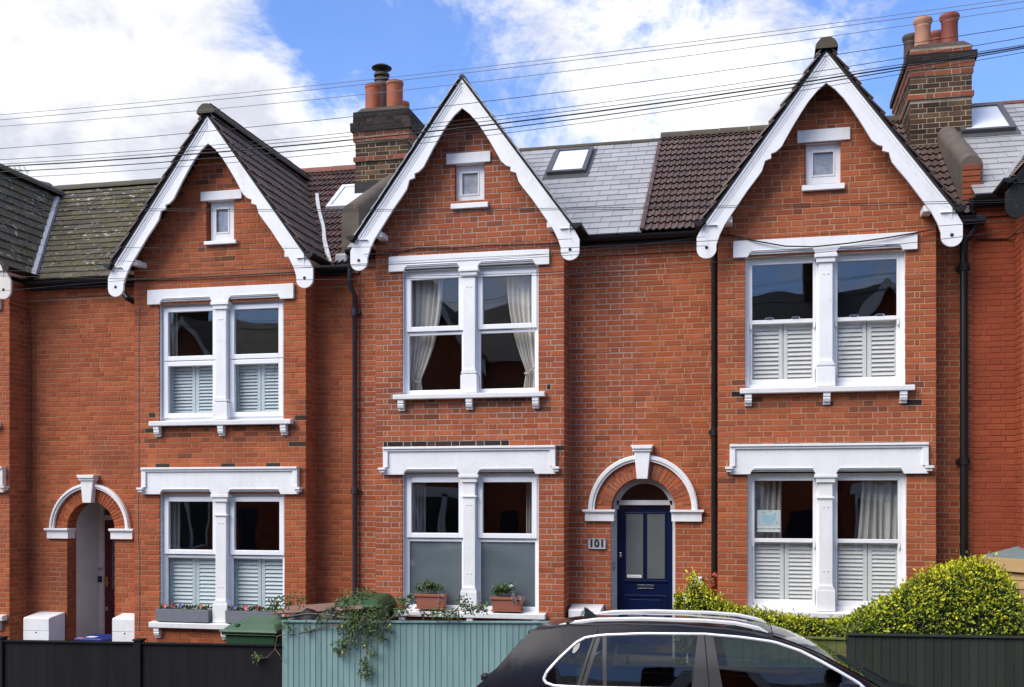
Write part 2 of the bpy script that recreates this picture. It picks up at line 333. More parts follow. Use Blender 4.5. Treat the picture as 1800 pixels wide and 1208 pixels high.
def text_mesh(s, size, name, parent, mat_, loc, align='CENTER', rot=(math.pi / 2, 0, 0), depth=0.0, bold=0.0):
    cu = bpy.data.curves.new(name, 'FONT'); cu.body = s; cu.size = size; cu.align_x = align; cu.align_y = 'CENTER'; cu.extrude = depth; cu.offset = bold
    o = bpy.data.objects.new(name, cu); COL.objects.link(o)
    dg = bpy.context.evaluated_depsgraph_get(); me = bpy.data.meshes.new_from_object(o.evaluated_get(dg)); me.name = name
    bpy.data.objects.remove(o); bpy.data.curves.remove(cu)
    r = bpy.data.objects.new(name, me); COL.objects.link(r); me.materials.clear(); me.materials.append(MATS[mat_])
    r.location = Vector(loc) - wloc(parent); r.rotation_euler = rot; r.parent = parent
    return r

# ---------------------------------------------------------------- ground
g = MB(); g.face([(-400, -400, -.12), (400, -400, -.12), (400, 400, -.12), (-400, 400, -.12)], 'earth'); g.build('ground', kind='structure')
g = MB()
for (ya, za), (yb, zb) in zip([(-12.33, -.09), (-10.2, .0), (-7.4, .045), (-4.6, .0), (-2.75, -.085)][:-1], [(-10.2, .0), (-7.4, .045), (-4.6, .0), (-2.75, -.085)]): g.face([(-120, ya, za), (120, ya, za), (120, yb, zb), (-120, yb, zb)], 'asphalt')
g.build('road', kind='structure')
for y0, y1, yk in ((-2.62, -1.55, -2.75), (-14.6, -12.33, -12.33)):
    g = MB(); x = -30.0
    g.box(-60, 60, y0, y1, -.10, .118, 'paving')
    while x < 30: g.box(x + .004, x + .892, y0 + .01, y1 - .004, .1, .124, 'paving'); x += .9
    g.build('pavement', kind='structure')
    g = MB(); x = -60.0
    while x < 60: g.box(x + .004, x + .91, yk, yk + .126, -.10, .125, 'paving'); x += .914
    g.build('kerb', kind='structure')
g = MB(); g.box(-30, -5.53, -1.5, .5, -.015, .40, 'soil'); g.box(-5.52, 30, -1.5, .5, -.015, .62, 'soil'); g.build('garden_ground', kind='structure')

# ---------------------------------------------------------------- brick laying
CO = .0729
def pt(pl, u, d, z):
    a, c = pl
    return (u, c - d, z) if a == 'F' else (c + d, u, z) if a == 'R' else (c - d, u, z) if a == 'L' else (u, c + d, z)
def brick_pts(pl, u0, u1, z0, z1, f, e=.004, back=-.02):
    q = lambda d, i: [pt(pl, u0 + i, d, z0 + i), pt(pl, u1 - i, d, z0 + i), pt(pl, u1 - i, d, z1 - i), pt(pl, u0 + i, d, z1 - i)]
    return q(back, 0) + q(f - .003, 0) + q(f, e)
BF = [(4, 5, 1, 0), (5, 6, 2, 1), (6, 7, 3, 2), (7, 4, 0, 3), (8, 9, 5, 4), (9, 10, 6, 5), (10, 11, 7, 6), (11, 8, 4, 7), (8, 11, 10, 9)]
NRM = {'F': (0, -1), 'R': (1, 0), 'L': (-1, 0), 'B': (0, 1)}
TPL = {}
def brick_template(w, m):
    k = (round(w, 4), m)
    if k not in TPL:
        b = MB(); b.poly(brick_pts(('F', 0), 0, w, 0, .0622, .0045), BF, m)
        me = bpy.data.meshes.new('brick'); me.from_pydata(b.v, [], b.f); me.materials.append(MATS[m]); TPL[k] = me
    return TPL[k]
def sub_holes(iv, z, holes):
    for h in holes:
        if h[0] == 'c':
            dz = z - h[2]
            if dz < 0 or dz > h[3]: continue
            r = math.sqrt(h[3] ** 2 - dz * dz); a, b = h[1] - r, h[1] + r
        else:
            if not (h[2] <= z <= h[3]): continue
            a, b = h[0], h[1]
        nx = []
        for s, e in iv:
            if b <= s or a >= e: nx.append((s, e)); continue
            if a > s: nx.append((s, a))
            if b < e: nx.append((b, e))
        iv = nx
    return iv
class House:
    def __init__(s, label, base, mortar, brick='brick'):
        s.root = thing('brick_house', base, label, 'house', 'terraced houses in a row')
        s.wall = MB(); s.stuff = MB(); s.cand = []; s.mortar = mortar; s.brick = brick
        s.tcand = []; s.tstuff = MB(); s.cstuff = MB(); s.ccand = []
    def lay(s, pl, ivf, z0, z1, matfn=None, holes=(), proud=0.0, mb=None, mortar=None, brick=None, cand=None, stuff=None, phase=None):
        mb = s.wall if mb is None else mb; cand = s.cand if cand is None else cand; stuff = s.stuff if stuff is None else stuff
        mortar = mortar or s.mortar; brick = brick or s.brick
        ph = random.random() * .3 if phase is None else phase
        n = int(math.ceil((z1 - z0) / CO))
        for i in range(n):
            a = z0 + i * CO; b = min(a + CO, z1); zm = (a + b) / 2; iv = sub_holes(ivf(zm), zm, holes)
            for (p, q) in iv:
                if q - p < .004: continue
                mb.face([pt(pl, p, proud, a), pt(pl, q, proud, a), pt(pl, q, proud, b), pt(pl, p, proud, b)], mortar)
                if proud:
                    mb.face([pt(pl, p, proud, a), pt(pl, q, proud, a), pt(pl, q, 0, a), pt(pl, p, 0, a)], mortar); mb.face([pt(pl, p, proud, b), pt(pl, q, proud, b), pt(pl, q, 0, b), pt(pl, p, 0, b)], mortar)
                seq = [.2155, .1025] if i % 2 == 0 else [.1025, .045] + [.2155, .1025]
                x = p; k = 0
                while x < q - .004:
                    w = seq[k] if k < len(seq) else (.2155, .1025)[(k - len(seq)) % 2]
                    c0, c1 = x, min(x + w, q)
                    if q - c1 < .045: c1 = q
                    if c1 - c0 > .012 and b - a > .05:
                        m = (matfn(pl, (c0 + c1) / 2, zm) if matfn else None) or brick
                        cand.append((abs(c1 - c0 - w) < .001 and w > .1, w, pl, c0 + random.uniform(-.001, .001), c1, a + .0052 + random.uniform(-.0015, .0015), min(a + .0675, b), proud + random.uniform(-.002, .002), m))
                    x = c1 + .011 + random.uniform(-.0015, .002); k += 1
    def finish_bricks(s, cand, stuff, nmax, parent):
        sc = []
        for c in cand:
            full, w, pl, u0, u1, z0, z1, pr, m = c; P = Vector(pt(pl, (u0 + u1) / 2, 0, (z0 + z1) / 2)); r = project(P); wt = -1
            if full and r and 0 < r[0] < 1800 and 0 < r[1] < 1120:
                n = NRM[pl[0]]; v = (Vector((0, -D0, EYE)) - P); f = (n[0] * v.x + n[1] * v.y) / v.length
                if f > .05: wt = w * f / r[2] ** 2
            sc.append((wt, c))
        sc.sort(key=lambda t: -t[0]); off = wloc(parent)
        for i, (wt, c) in enumerate(sc):
            full, w, pl, u0, u1, z0, z1, pr, m = c
            if i < nmax and wt > 0:
                o = bpy.data.objects.new('brick', brick_template(w, m)); COL.objects.link(o); o.parent = parent
                p = pt(pl, u0 if pl[0] != 'L' else u0 + w, pr, z0); o.location = Vector(p) - off
                o.rotation_euler = (0, 0, {'F': 0, 'R': math.pi / 2, 'L': -math.pi / 2, 'B': math.pi}[pl[0]])
            else: stuff.poly(brick_pts(pl, u0, u1, z0, z1, pr + .0045), BF, m)
    # ---- roof tiles on a slope
    def tiles(s, O, u, v, n, ul, vl, w, gauge, kind, m, keep, stagger):
        O, u, v, n = map(Vector, (O, u, v, n)); r = 0; rows = int(vl / gauge) + 1
        for r in range(rows):
            v0 = r * gauge; x = -(w / 2 if stagger and r % 2 else 0)
            while x < ul:
                a, b = max(x, 0), min(x + w, ul)
                if b - a > .03:
                    P = O + u * ((a + b) / 2) + v * (v0 + gauge / 2)
                    if v0 + gauge * .6 < vl and keep(P): s.tcand.append((b - a > w - .001, kind, m, O, u, v, n, a, b, v0, gauge, w, P))
                x += w
    def finish_tiles(s, parent, nmax=300):
        sc = []
        for c in s.tcand:
            P = c[12]; r = project(P); wt = -1
            if c[0] and r and 0 < r[0] < 1800 and 0 < r[1] < 1208:
                vw = Vector((0, -D0, EYE)) - P; f = c[6].dot(vw) / vw.length
                if f > .02: wt = c[11] * c[10] * f / r[2] ** 2
            sc.append((wt, c))
        sc.sort(key=lambda t: -t[0]); off = wloc(parent)
        for i, (wt, c) in enumerate(sc):
            full, kind, m, O, u, v, n, a, b, v0, gg, w, P = c
            j = random.uniform(-.002, .003)
            if i < nmax and wt > 0:
                k = (kind, round(w, 3), round(gg, 3), m)
                if k not in TPL:
                    mb = MB(); tile_geo(mb, kind, w, gg, m, lambda x, y, z: (x, y, z)); me = bpy.data.meshes.new(kind); me.from_pydata(mb.v, [], mb.f); me.materials.append(MATS[m]); TPL[k] = me
                o = bpy.data.objects.new(kind, TPL[k]); COL.objects.link(o); o.parent = parent
                p = O + u * a + v * (v0 + j) + n * abs(j) - off
                o.matrix_local = Matrix(((u.x, v.x, n.x, p.x), (u.y, v.y, n.y, p.y), (u.z, v.z, n.z, p.z), (0, 0, 0, 1)))
            else:
                f = lambda x, y, z: O + u * (a + x) + v * (v0 + j + y) + n * (z + abs(j))
                tile_geo(s.tstuff, kind, b - a, gg, m, f)
PAN = [(0, 0), (.012, .016), (.036, .02), (.048, .002), (.085, 0), (.097, .016), (.121, .02), (.133, .002), (1, 0)]
def tile_geo(mb, kind, w, g, m, f):
    if kind == 'slate':
        e, tk = (.003, .026) if m == 'mossy_slate' else (.0028, .02)
        mb.poly([f(e, 0, tk), f(w - e, 0, tk), f(w - e, g + .04, .006), f(e, g + .04, .006), f(e, 0, .003), f(w - e, 0, .003), f(w - e, g + .04, -.004), f(e, g + .04, -.004)],
                [(0, 1, 2, 3), (4, 5, 1, 0), (0, 3, 7, 4), (1, 5, 6, 2)], m)
    else:
        pr = [(x if x < 1 else w, z) for x, z in PAN if x < w or x == 1]; n = len(pr); vs = []
        for (x, z) in pr: vs += [f(x, 0, z + .034), f(x, g + .05, z + .004), f(x, .03, z - .004)]
        fs = []
        for i in range(n - 1): fs += [(3 * i, 3 * i + 3, 3 * i + 4, 3 * i + 1), (3 * i + 2, 3 * i + 5, 3 * i + 3, 3 * i)]
        mb.poly(vs, fs, m)
def plane_box(mb, O, u, v, n, u0, u1, v0, v1, n0, n1, m):
    p = lambda a, b, c: O + u * a + v * b + n * c
    mb.hexa([p(u0, v0, n0), p(u1, v0, n0), p(u1, v1, n0), p(u0, v1, n0), p(u0, v0, n1), p(u1, v0, n1), p(u1, v1, n1), p(u0, v1, n1)], m)
def ridge_line(name, parent, a, b, r, seg, m, squash=1.0):
    a, b = Vector(a), Vector(b); L = (b - a).length; d = (b - a) / L; k = max(1, int(L / seg)); sl = L / k
    for i in range(k):
        mb = MB(); side = d.cross(Vector((0, 0, 1))).normalized(); vs = []
        for j, t in enumerate((i * sl + .004, (i + 1) * sl - .002)):
            for q in range(15):
                an = math.pi * q / 14; rr = r * (1.0 + (.03 if j == 0 else 0))
                vs.append(a + d * t + side * math.cos(an) * rr + Vector((0, 0, 1)) * (math.sin(an) * rr * squash - .02 + random.uniform(-.002, .002)))
        mb.poly(vs, [(q, q + 1, q + 16, q + 15) for q in range(14)] + [tuple(range(15)), tuple(range(29, 14, -1))], m)
        mb.build(name, parent, smooth=True)

# ---------------------------------------------------------------- facade pieces
def lintel_poly(x0, x1, zt, zb, halves, h=.05):
    p = [(x0, zt), (x0, zb)]
    for a, b in halves: p += [(a, zb), (a + .03, zb + h), (b - .03, zb + h), (b, zb)]
    return p + [(x1, zb), (x1, zt)]
def window(H, x0, x1, z0, z1, zt, xm, style, lower, wp, loft=False):
    """two-light window; style 'casement' (plastic) or 'sash' (timber); lower pane: 'sash', 'fixed', 'frosted'"""
    W_ = MB(); pw = .165; fm = 'white_plastic' if style == 'casement' else wp
    W_.ring(x0, x1, .085, .17, z0, z1, .05, fm, wb=.05, wt=.06)
    W_.box(xm - pw / 2 - .03, xm + pw / 2 + .03, .075, .17, z0 + .05, z1 - .06, fm)
    for x in (x0, x1): W_.face([(x, 0, z0), (x, .2, z0), (x, .2, z1), (x, 0, z1)], wp)
    W_.face([(x0, 0, z1), (x1, 0, z1), (x1, .2, z1), (x0, .2, z1)], wp)
    win = W_.build('window', H.root, bevel=.004)
    for a, b in ((x0 + .05, xm - pw / 2 - .03), (xm + pw / 2 + .03, x1 - .05)):
        if style == 'casement':
            s_ = MB(); s_.ring(a - .012, b + .012, .055, .12, zt, z1 - .05, .066, fm); s_.build('sash', win, bevel=.006)
            pane(win, a + .04, b - .04, zt + .05, z1 - .1, .09, 'glass')
            if lower == 'sash':
                s_ = MB(); s_.ring(a - .012, b + .012, .055, .12, z0 + .045, zt - .01, .066, fm); s_.build('sash', win, bevel=.006)
                pane(win, a + .04, b - .04, z0 + .09, zt - .06, .09, 'glass')
            else:
                s_ = MB(); s_.ring(a - .002, b + .002, .09, .13, z0 + .04, zt - .01, .02, fm, wt=.04); s_.build('sash', win, bevel=.004)
                pane(win, a, b, z0 + .05, zt - .04, .115, 'frosted_glass' if lower == 'frosted' else 'glass')
        else:
            s_ = MB(); s_.ring(a, b, .09, .13, zt - .02, z1 - .055, .035, fm, wb=.05)
            for xx in (a + .002, b - .037): s_.prism([(xx, zt - .02), (xx + .035, zt - .02), (xx + .03, zt - .07), (xx + .018, zt - .1), (xx + .005, zt - .07)], .092, .128, fm)
            s_.build('sash', win, bevel=.004); pane(win, a + .03, b - .03, zt + .02, z1 - .08, .11, 'sash_glass')
            s_ = MB(); s_.ring(a, b, .132, .17, z0 + .03, zt + .02, .035, fm, wb=.09, wt=.03); s_.build('sash', win, bevel=.004)
            pane(win, a + .03, b - .03, z0 + .1, zt, .15, 'sash_glass')
            if lower == 'lifts':
                l_ = MB()
                for q in (.3, .7):
                    xx = a + (b - a) * q; l_.tube([(xx - .05, .1, zt + .03), (xx - .045, .08, zt + .05), (xx + .045, .08, zt + .05), (xx + .05, .1, zt + .03)], .006, 6, 'chrome')
                l_.build('sash_lift', win)
    return win
def pane(parent, x0, x1, z0, z1, y, m):
    p = MB(); p.box(x0, x1, y, y + .006, z0, z1, m); return p.build('pane', parent)
def pilaster(H, xm, z0, z1, wp, lower):
    p = MB(); w = .165
    p.box(xm - w / 2, xm + w / 2, -.02, .16, z0, z1, wp)
    p.box(xm - w / 2 - .03, xm + w / 2 + .03, -.045, .16, z1 - .06, z1 - .0, wp); p.box(xm - w / 2 - .055, xm + w / 2 + .055, -.065, .16, z1 + .0, z1 + .045, wp)
    p.box(xm - w / 2 - .03, xm + w / 2 + .03, -.05, .16, z0, z0 + (.24 if not lower else .26), wp)
    p.prism([(xm - w / 2 - .03, z0 + .26), (xm + w / 2 + .03, z0 + .26), (xm + w / 2, z0 + .32), (xm - w / 2, z0 + .32)], -.04, .16, wp)
    if lower:
        p.box(xm - w / 2 - .022, xm + w / 2 + .022, -.038, .16, z1 - .26, z1 - .235, wp)
    q = p.build('pilaster', H.root, bevel=.006)
    for zz in ((z1 - .36, z0 + .5) if lower else (z1 - .2,)):
        for xx in (xm - .025, xm + .025):
            s_ = MB(); s_.lathe((xx, -.024, zz), [(.007, -.004), (.009, 0), (.007, .004)], 8, 'old_white_paint'); s_.build('stud', q)
    return q
def sill(H, x0, x1, zt, zb, wp, brackets=True):
    p = MB(); p.prismx([(-.11, zb), (-.115, zt - .012), (.14, zt + .012), (.14, zb)], x0, x1, wp); q = p.build('sill', H.root, bevel=.008)
    if brackets:
        for xx in (x0 + .10, (x0 + x1) / 2 + .01, x1 - .13):
            b = MB(); b.prismx([(0, zb), (-.09, zb), (-.09, zb - .05), (-.075, zb - .06), (-.085, zb - .075), (-.07, zb - .115), (-.04, zb - .12), (-.035, zb - .15), (0, zb - .15)], xx - .04, xx + .045, wp); b.build('bracket', q, bevel=.003)
    return q
def shutters(H, x0, x1, z0, z1, m, pitch, y=.19):
    """two louvred panels behind one light"""
    xm = (x0 + x1) / 2 + .01; fr = MB()
    for a, b in ((x0, xm - .004), (xm + .004, x1)): fr.ring(a, b, y, y + .028, z0, z1, .052, m, wb=.06, wt=.06)
    s_ = fr.build('shutter', H.root, bevel=.003)
    for a, b in ((x0, xm - .004), (xm + .004, x1)):
        w = b - a - .106; zz = z0 + .062 + pitch * .5; me = None
        while zz < z1 - .06:
            if me is None:
                t = MB(); h = pitch * .60
                t.prismx([(.022, h), (.026, h - .004), (-.012, -h), (-.018, -h + .005)], 0, w, m); me = bpy.data.meshes.new('slat'); me.from_pydata(t.v, [], t.f); me.materials.append(MATS[m])
            o = bpy.data.objects.new('slat', me); COL.objects.link(o); o.parent = s_; o.location = Vector((a + .053, y + .012, zz)) - wloc(s_); zz += pitch
    return s_
BARGE_OUT = [(0, 0), (1.39, 1.98), (1.502, 2.20)]
BARGE_IN = [(1.268, 2.30), (1.23, 2.18), (1.17, 2.055), (1.06, 1.887), (.9, 1.646), (.79, 1.50), (.735, 1.42), (.712, 1.345), (.70, 1.30), (.627, 1.275), (.632, 1.22), (.575, 1.20), (.51, 1.14), (.44, 1.01), (.38, .90), (.29, .75), (.2, .61), (.1, .49), (0, .405)]
US = 1.033
def bargeboard(H, xc, za, sgn, m):
    c = (1.385, 2.35); pts = list(BARGE_OUT)
    for k in range(13):
        an = math.pi * k / 12; pts.append((c[0] + .117 * math.cos(an), c[1] + .117 * math.sin(an)))
    pts += BARGE_IN
    p = MB(); p.prism([(xc + sgn * u * US, za - v) for u, v in pts], -.30, -.262, m)
    for o0, o1, y in ((.0, .045, -.322), (.0455, .075, -.311), (.0755, .10, -.305)):      # moulding run along the verge
        k = 1.0 / math.cos(math.atan(1.379)); q = [(0, o0 * 1.74), (1.39, 1.98 + o0 * 1.74), (1.385 , 1.98 + o1 * 1.74), (0, o1 * 1.74)]
        p.prism([(xc + sgn * u * US, za - v) for u, v in q], y, -.30, m)
    b = p.build('bargeboard', H.root, bevel=.004)
    d = MB(); d.tube([(xc + sgn * c[0] * US, -.3035, za - c[1] + .02), (xc + sgn * c[0] * US, -.29, za - c[1] + .02)], .022, 10, 'black_print'); d.build('foot_hole', b)
    k = MB(); k.box(xc + sgn * 1.17 - .05, xc + sgn * 1.17 + .05, -.26, .0, za - 2.02, za - 1.95, m); k.build('purlin_end', b)
def gutter(parent, a, b, m='gutter_black', r=.062, front=(0, -1)):
    mb = MB(); a, b = Vector(a), Vector(b); d = (b - a).normalized(); side = Vector((front[0], front[1], 0)); vs = []; n = 8
    for P in (a, b):
        for rr in (r, r - .008):
            for q in range(n + 1):
                an = math.pi * q / n; vs.append(P + side * math.cos(an) * rr - Vector((0, 0, 1)) * math.sin(an) * rr)
    k = n + 1; fs = [(q, q + 1, 2 * k + q + 1, 2 * k + q) for q in range(n)] + [(k + q, k + q + 1, 3 * k + q + 1, 3 * k + q) for q in range(n)] + [tuple(range(k)), tuple(range(2 * k, 3 * k))]
    fs += [(0, k, 3 * k, 2 * k), (k - 1, 2 * k - 1, 4 * k - 1, 3 * k - 1)]
    mb.poly(vs, fs, m); return mb.build('gutter', parent, smooth=True)
def downpipe(H, pts, r, m, collars=()):
    mb = MB(); mb.tube(pts, r, 12, m); o = mb.build('downpipe', H.root, smooth=True)
    for (x, y, z) in collars:
        c = MB(); c.lathe((x, y, z), [(r + .002, -.05), (r + .012, -.045), (r + .012, .045), (r + .002, .05)], 12, m); c.box(x - r - .035, x + r + .035, y + r * .4, y + .085, z - .02, z + .02, m); c.build('pipe_collar', o)
    return o
def arc_ring(mb, cx, cz, r0, r1, y0, y1, a0, a1, n, m):
    vs = []
    for k in range(n + 1):
        a = a0 + (a1 - a0) * k / n
        for r in (r0, r1):
            for y in (y0, y1): vs.append((cx + r * math.cos(a), y, cz + r * math.sin(a)))
    fs = []
    for k in range(n):
        i = 4 * k; j = i + 4; fs += [(i, j, j + 2, i + 2), (i + 1, i + 3, j + 3, j + 1), (i, i + 1, j + 1, j), (i + 2, j + 2, j + 3, i + 3)]
    fs += [(0, 2, 3, 1), (4 * n, 4 * n + 1, 4 * n + 3, 4 * n + 2)]
    mb.poly(vs, fs, m)
def arch(H, cx, cz, ri, rb, ro, wp, Y=.4, depth=.22, rpiece=False, ext=1.0):
    back = MB(); arc_ring(back, cx, cz, ri, rb + .02, Y - .004, Y + depth, 0, math.pi, 32, H.mortar); rg = back.build('arch', H.root)
    n = 29
    for k in range(n):
        a0 = math.pi * k / n + .012; a1 = math.pi * (k + 1) / n - .012
        split = [(ri - .004, rb)] if k % 2 == 0 else [(ri - .004, ri + (rb - ri) * (.45 if k % 4 == 1 else .55)), (ri + (rb - ri) * (.5 if k % 4 == 1 else .6), rb)]
        if abs((k + .5) / n - .5) < .03: continue
        for r0, r1 in split:
            b = MB(); arc_ring(b, cx, cz, r0, r1, Y - .012 + random.uniform(-.002, .002), Y + depth - .01, a0, a1, 1, H.brick); b.build('brick', rg)
    mo = MB(); arc_ring(mo, cx, cz, rb, ro, Y - .055, Y + .01, 0, math.pi, 40, wp); arc_ring(mo, cx, cz, rb + .03, ro - .012, Y - .075, Y - .05, 0, math.pi, 40, wp); mo.build('hood_mould', rg, bevel=.003)
    ks = MB(); ks.prism([(cx - .07, cz + ri - .02), (cx + .07, cz + ri - .02), (cx + .105, cz + ro + .04), (cx - .105, cz + ro + .04)], Y - .11, Y + .02, wp)
    ks.box(cx - .125, cx + .125, Y - .13, Y + .01, cz + ro + .04, cz + ro + .075, wp); ks.prism([(cx - .125, cz + ro + .075), (cx + .125, cz + ro + .075), (cx + .15, cz + ro + .125), (cx - .15, cz + ro + .125)], Y - .15, Y + .01, wp)
    ks.build('keystone', rg, bevel=.006)
    for s in (-1, 1):
        im = MB(); a = cx + s * (ri - .045); b = cx + s * (ro + .045 * (ext if s > 0 else 1))
        for z0, z1, e, yy in ((-.155, -.05, .0, -.05), (-.05, -.03, .012, -.065), (-.03, 0.0, .03, -.085)):
            im.box(min(a, b) - (e if s < 0 else e * .5), max(a, b) + (e if s > 0 else e * .5), Y + yy, Y + depth * .6, cz + z0, cz + z1, wp)
        im.build('impost', rg, bevel=.004)
    return rg
def revealbox(mb, x0, x1, y0, y1, z0, z1, m):
    mb.face([(x0, y0, z0), (x0, y1, z0), (x0, y1, z1), (x0, y0, z1)], m); mb.face([(x1, y0, z0), (x1, y1, z0), (x1, y1, z1), (x1, y0, z1)], m)

# ---------------------------------------------------------------- one house of the terrace
def house(label, XL, XR, xl, xr, ze, zr, za, pxc, L, mortar, brick, roof, wp, style, gy, holes=(), detail=True, barge=None, roofcut=None, apex_ridge=True, lower=('sash', 'fixed'), sooty=True):
    gz = .35 if XL < -5.6 else .55
    H = House(label, ((XL + XR) / 2, .4, gz), mortar, brick); xc = (xl + xr) / 2
    H.xc, H.xl, H.xr, H.ze, H.zr, H.za, H.L = xc, xl, xr, ze, zr, za, L
    tan = 1.379; hw = (xr - xl) / 2
    zfoot = za - 2.2
    def front_iv(z):
        h = min(hw, (za - .10 - z) / tan)
        return [(xc - h, xc + h)] if h > .02 else []
    wins = [(L['wU'][0], L['wU'][1], L['sU'][2] - .06, L['lU'][3] + .02), (L['wL'][0], L['wL'][1], L['sL'][2] - .06, L['lL'][3] + .02), (L['g'][0], L['g'][1], L['g'][2], L['g'][3])]
    lx0, lx1, lzt = L['lL'][0], L['lL'][1], L['lL'][2]; sU = L['sU']
    def mf(pl, u, z):
        if not sooty or pl[0] != 'F': return None
        if pl[1] == 0:
            if lzt - .01 < z < lzt + .08 and lx0 - .02 < u < lx1 + .02 and random.random() < (.8 if sooty > 1 else .25): return 'sooty_brick'
            for e in (sU[0] - .03, sU[1] + .05):
                if abs(u - e) < .07 and sU[3] - .30 < z < sU[2] + .09 and random.random() < .6: return 'stained_brick' if random.random() < .7 else 'sooty_brick'
            if sU[0] < u < sU[1] and sU[3] - .26 < z < sU[3] and random.random() < .4: return 'stained_brick'
            if L['gs'][0] - .1 < u < L['gs'][1] + .1 and L['gs'][3] - .3 < z < L['gs'][3] and random.random() < .25: return 'stained_brick'
            if z > za - 1.15 and random.random() < .35: return 'stained_brick'  # apex bricks darkened in colour for both soot and the verge's shade
            if random.random() < .005: return 'stained_brick'
        return None
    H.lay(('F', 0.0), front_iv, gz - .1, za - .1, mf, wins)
    # gable band: one course standing proud at the springing of the gable
    zb = L['lU'][2] + .10
    ztop = ze - .02
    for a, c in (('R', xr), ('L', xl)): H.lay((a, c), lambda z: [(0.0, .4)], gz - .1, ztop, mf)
    for a, b in ((XL, xl), (xr, XR)):
        if b - a < .02: continue
        def tooth(x, z):                                # the pointing of two neighbours meets in a ragged line
            return x + (math.sin(int((z - gz) / CO + 9) * 12.9898 + 3) * 43758.5453 % 1 - .5) * .26 if abs(x + 1.43) < .01 or abs(x + 9.71) < .01 else x
        H.lay(('F', .4), lambda z, a=a, b=b: [(tooth(a, z), tooth(b, z))], gz - .1, ztop - 3 * CO, mf, holes)
        H.lay(('F', .4), lambda z, a=a, b=b: [(a, b)], ztop - 3 * CO, ztop - 2 * CO, mf, (), proud=.03); H.lay(('F', .4), lambda z, a=a, b=b: [(a, b)], ztop - 2 * CO, ztop, mf, (), proud=.055)
    # shell: party walls, back, so that nothing shows through
    Wm = H.wall
    for x in (XL + .01, XR - .01): Wm.face([(x, 1.4, gz), (x, 6.2, gz), (x, 6.2, ze), (x, 3.2, zr - .06), (x, 1.4, ze)], mortar)
    Wm.face([(XL, 6.2, gz), (XR, 6.2, gz), (XR, 6.2, ze), (XL, 6.2, ze)], mortar)
    H.wallobj = H.wall.build('wall', H.root)
    # rooms behind the windows
    rm = MB()
    for z0, z1 in ((L['sU'][2] - .5, L['lU'][2] + .05), (L['sL'][2] - .35, L['lL'][2] + .1)):
        a, b, y0, y1 = xl + .16, xr - .16, .3, 3.0
        rm.face([(a, y0, z0), (a, y1, z0), (a, y1, z1), (a, y0, z1)], 'room_wall'); rm.face([(b, y0, z0), (b, y1, z0), (b, y1, z1), (b, y0, z1)], 'room_wall')
        rm.face([(a, y1, z0), (b, y1, z0), (b, y1, z1), (a, y1, z1)], 'room_wall'); rm.face([(a, y0, z0), (b, y0, z0), (b, y1, z0), (a, y1, z0)], 'room_wall'); rm.face([(a, y0, z1), (b, y0, z1), (b, y1, z1), (a, y1, z1)], 'room_wall')
    rm.build('room', H.root)
    # windows, lintels, sills
    for key, lk, sk, zt, lo, low in (('wU', 'lU', 'sU', L['tU'], lower[0], False), ('wL', 'lL', 'sL', L['tL'], lower[1], True)):
        x0, x1 = L[key][0], L[key][1]; zt0 = L[sk][2]; z1 = L[lk][3] + .012; xm = L['xm']
        window(H, x0, x1, zt0, z1, zt, xm, style, lo, wp)
        pilaster(H, xm, zt0, L[lk][3] - .045, wp, low)
        a0, a1, b0, b1 = x0 + .03, xm - .1, xm + .1, x1 - .03; p = MB()
        X0, X1, zt_, zb_ = L[lk]
        p.prism(lintel_poly(X0, X1, zt_, zb_, ((a0, a1 - .02), (b0 + .02, b1)), .055), -.05 if not low else -.06, .12, wp)
        for a, b in ((a0 + .04, a1 - .06), (b0 + .06, b1 - .04)): p.box(a, b, -.062 if not low else -.072, -.04, zb_ + .072, zb_ + .08, wp); p.box(a - .03, b + .03, -.03, .1, zb_ + .032, zb_ + .054, wp)
        if low:
            p.box(X0, X1, -.105, .0, zt_, zt_ + .03, wp); p.box(X0 + .0, X1 - .0, -.085, -.05, zt_ - .03, zt_ - .002, wp)
            p.box(X0, X0 + .07, -.085, -.055, zb_ + .1, zt_ - .032, wp); p.box(X1 - .07, X1, -.085, -.055, zb_ + .1, zt_ - .032, wp)
            for a, b in ((X0 - .055, X0 + .04), (X1 - .04, X1 + .055)):
                p.box(a, b, -.125, .0, zb_ + .065, zb_ + .095, wp); p.box(a + .015, b - .015, -.105, .0, zb_ + .03, zb_ + .063, wp)
        p.build('lintel', H.root, bevel=.006)
        sill(H, L[sk][0], L[sk][1], L[sk][2], L[sk][3], wp)
    # gable window
    g0, g1, gz0, gz1 = L['g']; f0, f1 = L['gf']; w = MB()
    w.ring(f0, f1, .08, .16, gz0, gz1 - .01, .075, wp, wb=.12, wt=.10); w.ring(f0 + .07, f1 - .07, .07, .1, gz0 + .115, gz1 - .105, .02, wp)
    if g0 < f0 - .01: w.face([(f0, .1, gz0), (g0, .1, gz0), (g0, .1, gz1), (f0, .1, gz1)], brick)
    for x in (g0, g1): w.face([(x, 0, gz0), (x, .2, gz0), (x, .2, gz1), (x, 0, gz1)], brick)
    ww = w.build('window', H.root, bevel=.004); pane(ww, f0 + .06, f1 - .06, gz0 + .1, gz1 - .09, .11, 'loft_glass')
    a = L['gl']; p = MB(); p.box(a[0], a[1], -.03, .12, a[3], a[2], wp); p.build('lintel', H.root, bevel=.008)
    a = L['gs']; p = MB(); p.prismx([(-.06, a[3]), (-.06, a[2] - .01), (.12, a[2] + .01), (.12, a[3])], a[0], a[1], wp); p.build('sill', H.root, bevel=.006)
    # bargeboards
    for s in (-1, 1): bargeboard(H, xc, za, s, barge or wp)
    # roof: deck, tiles, ridge
    kind, tm, rm_, tw, tg = roof
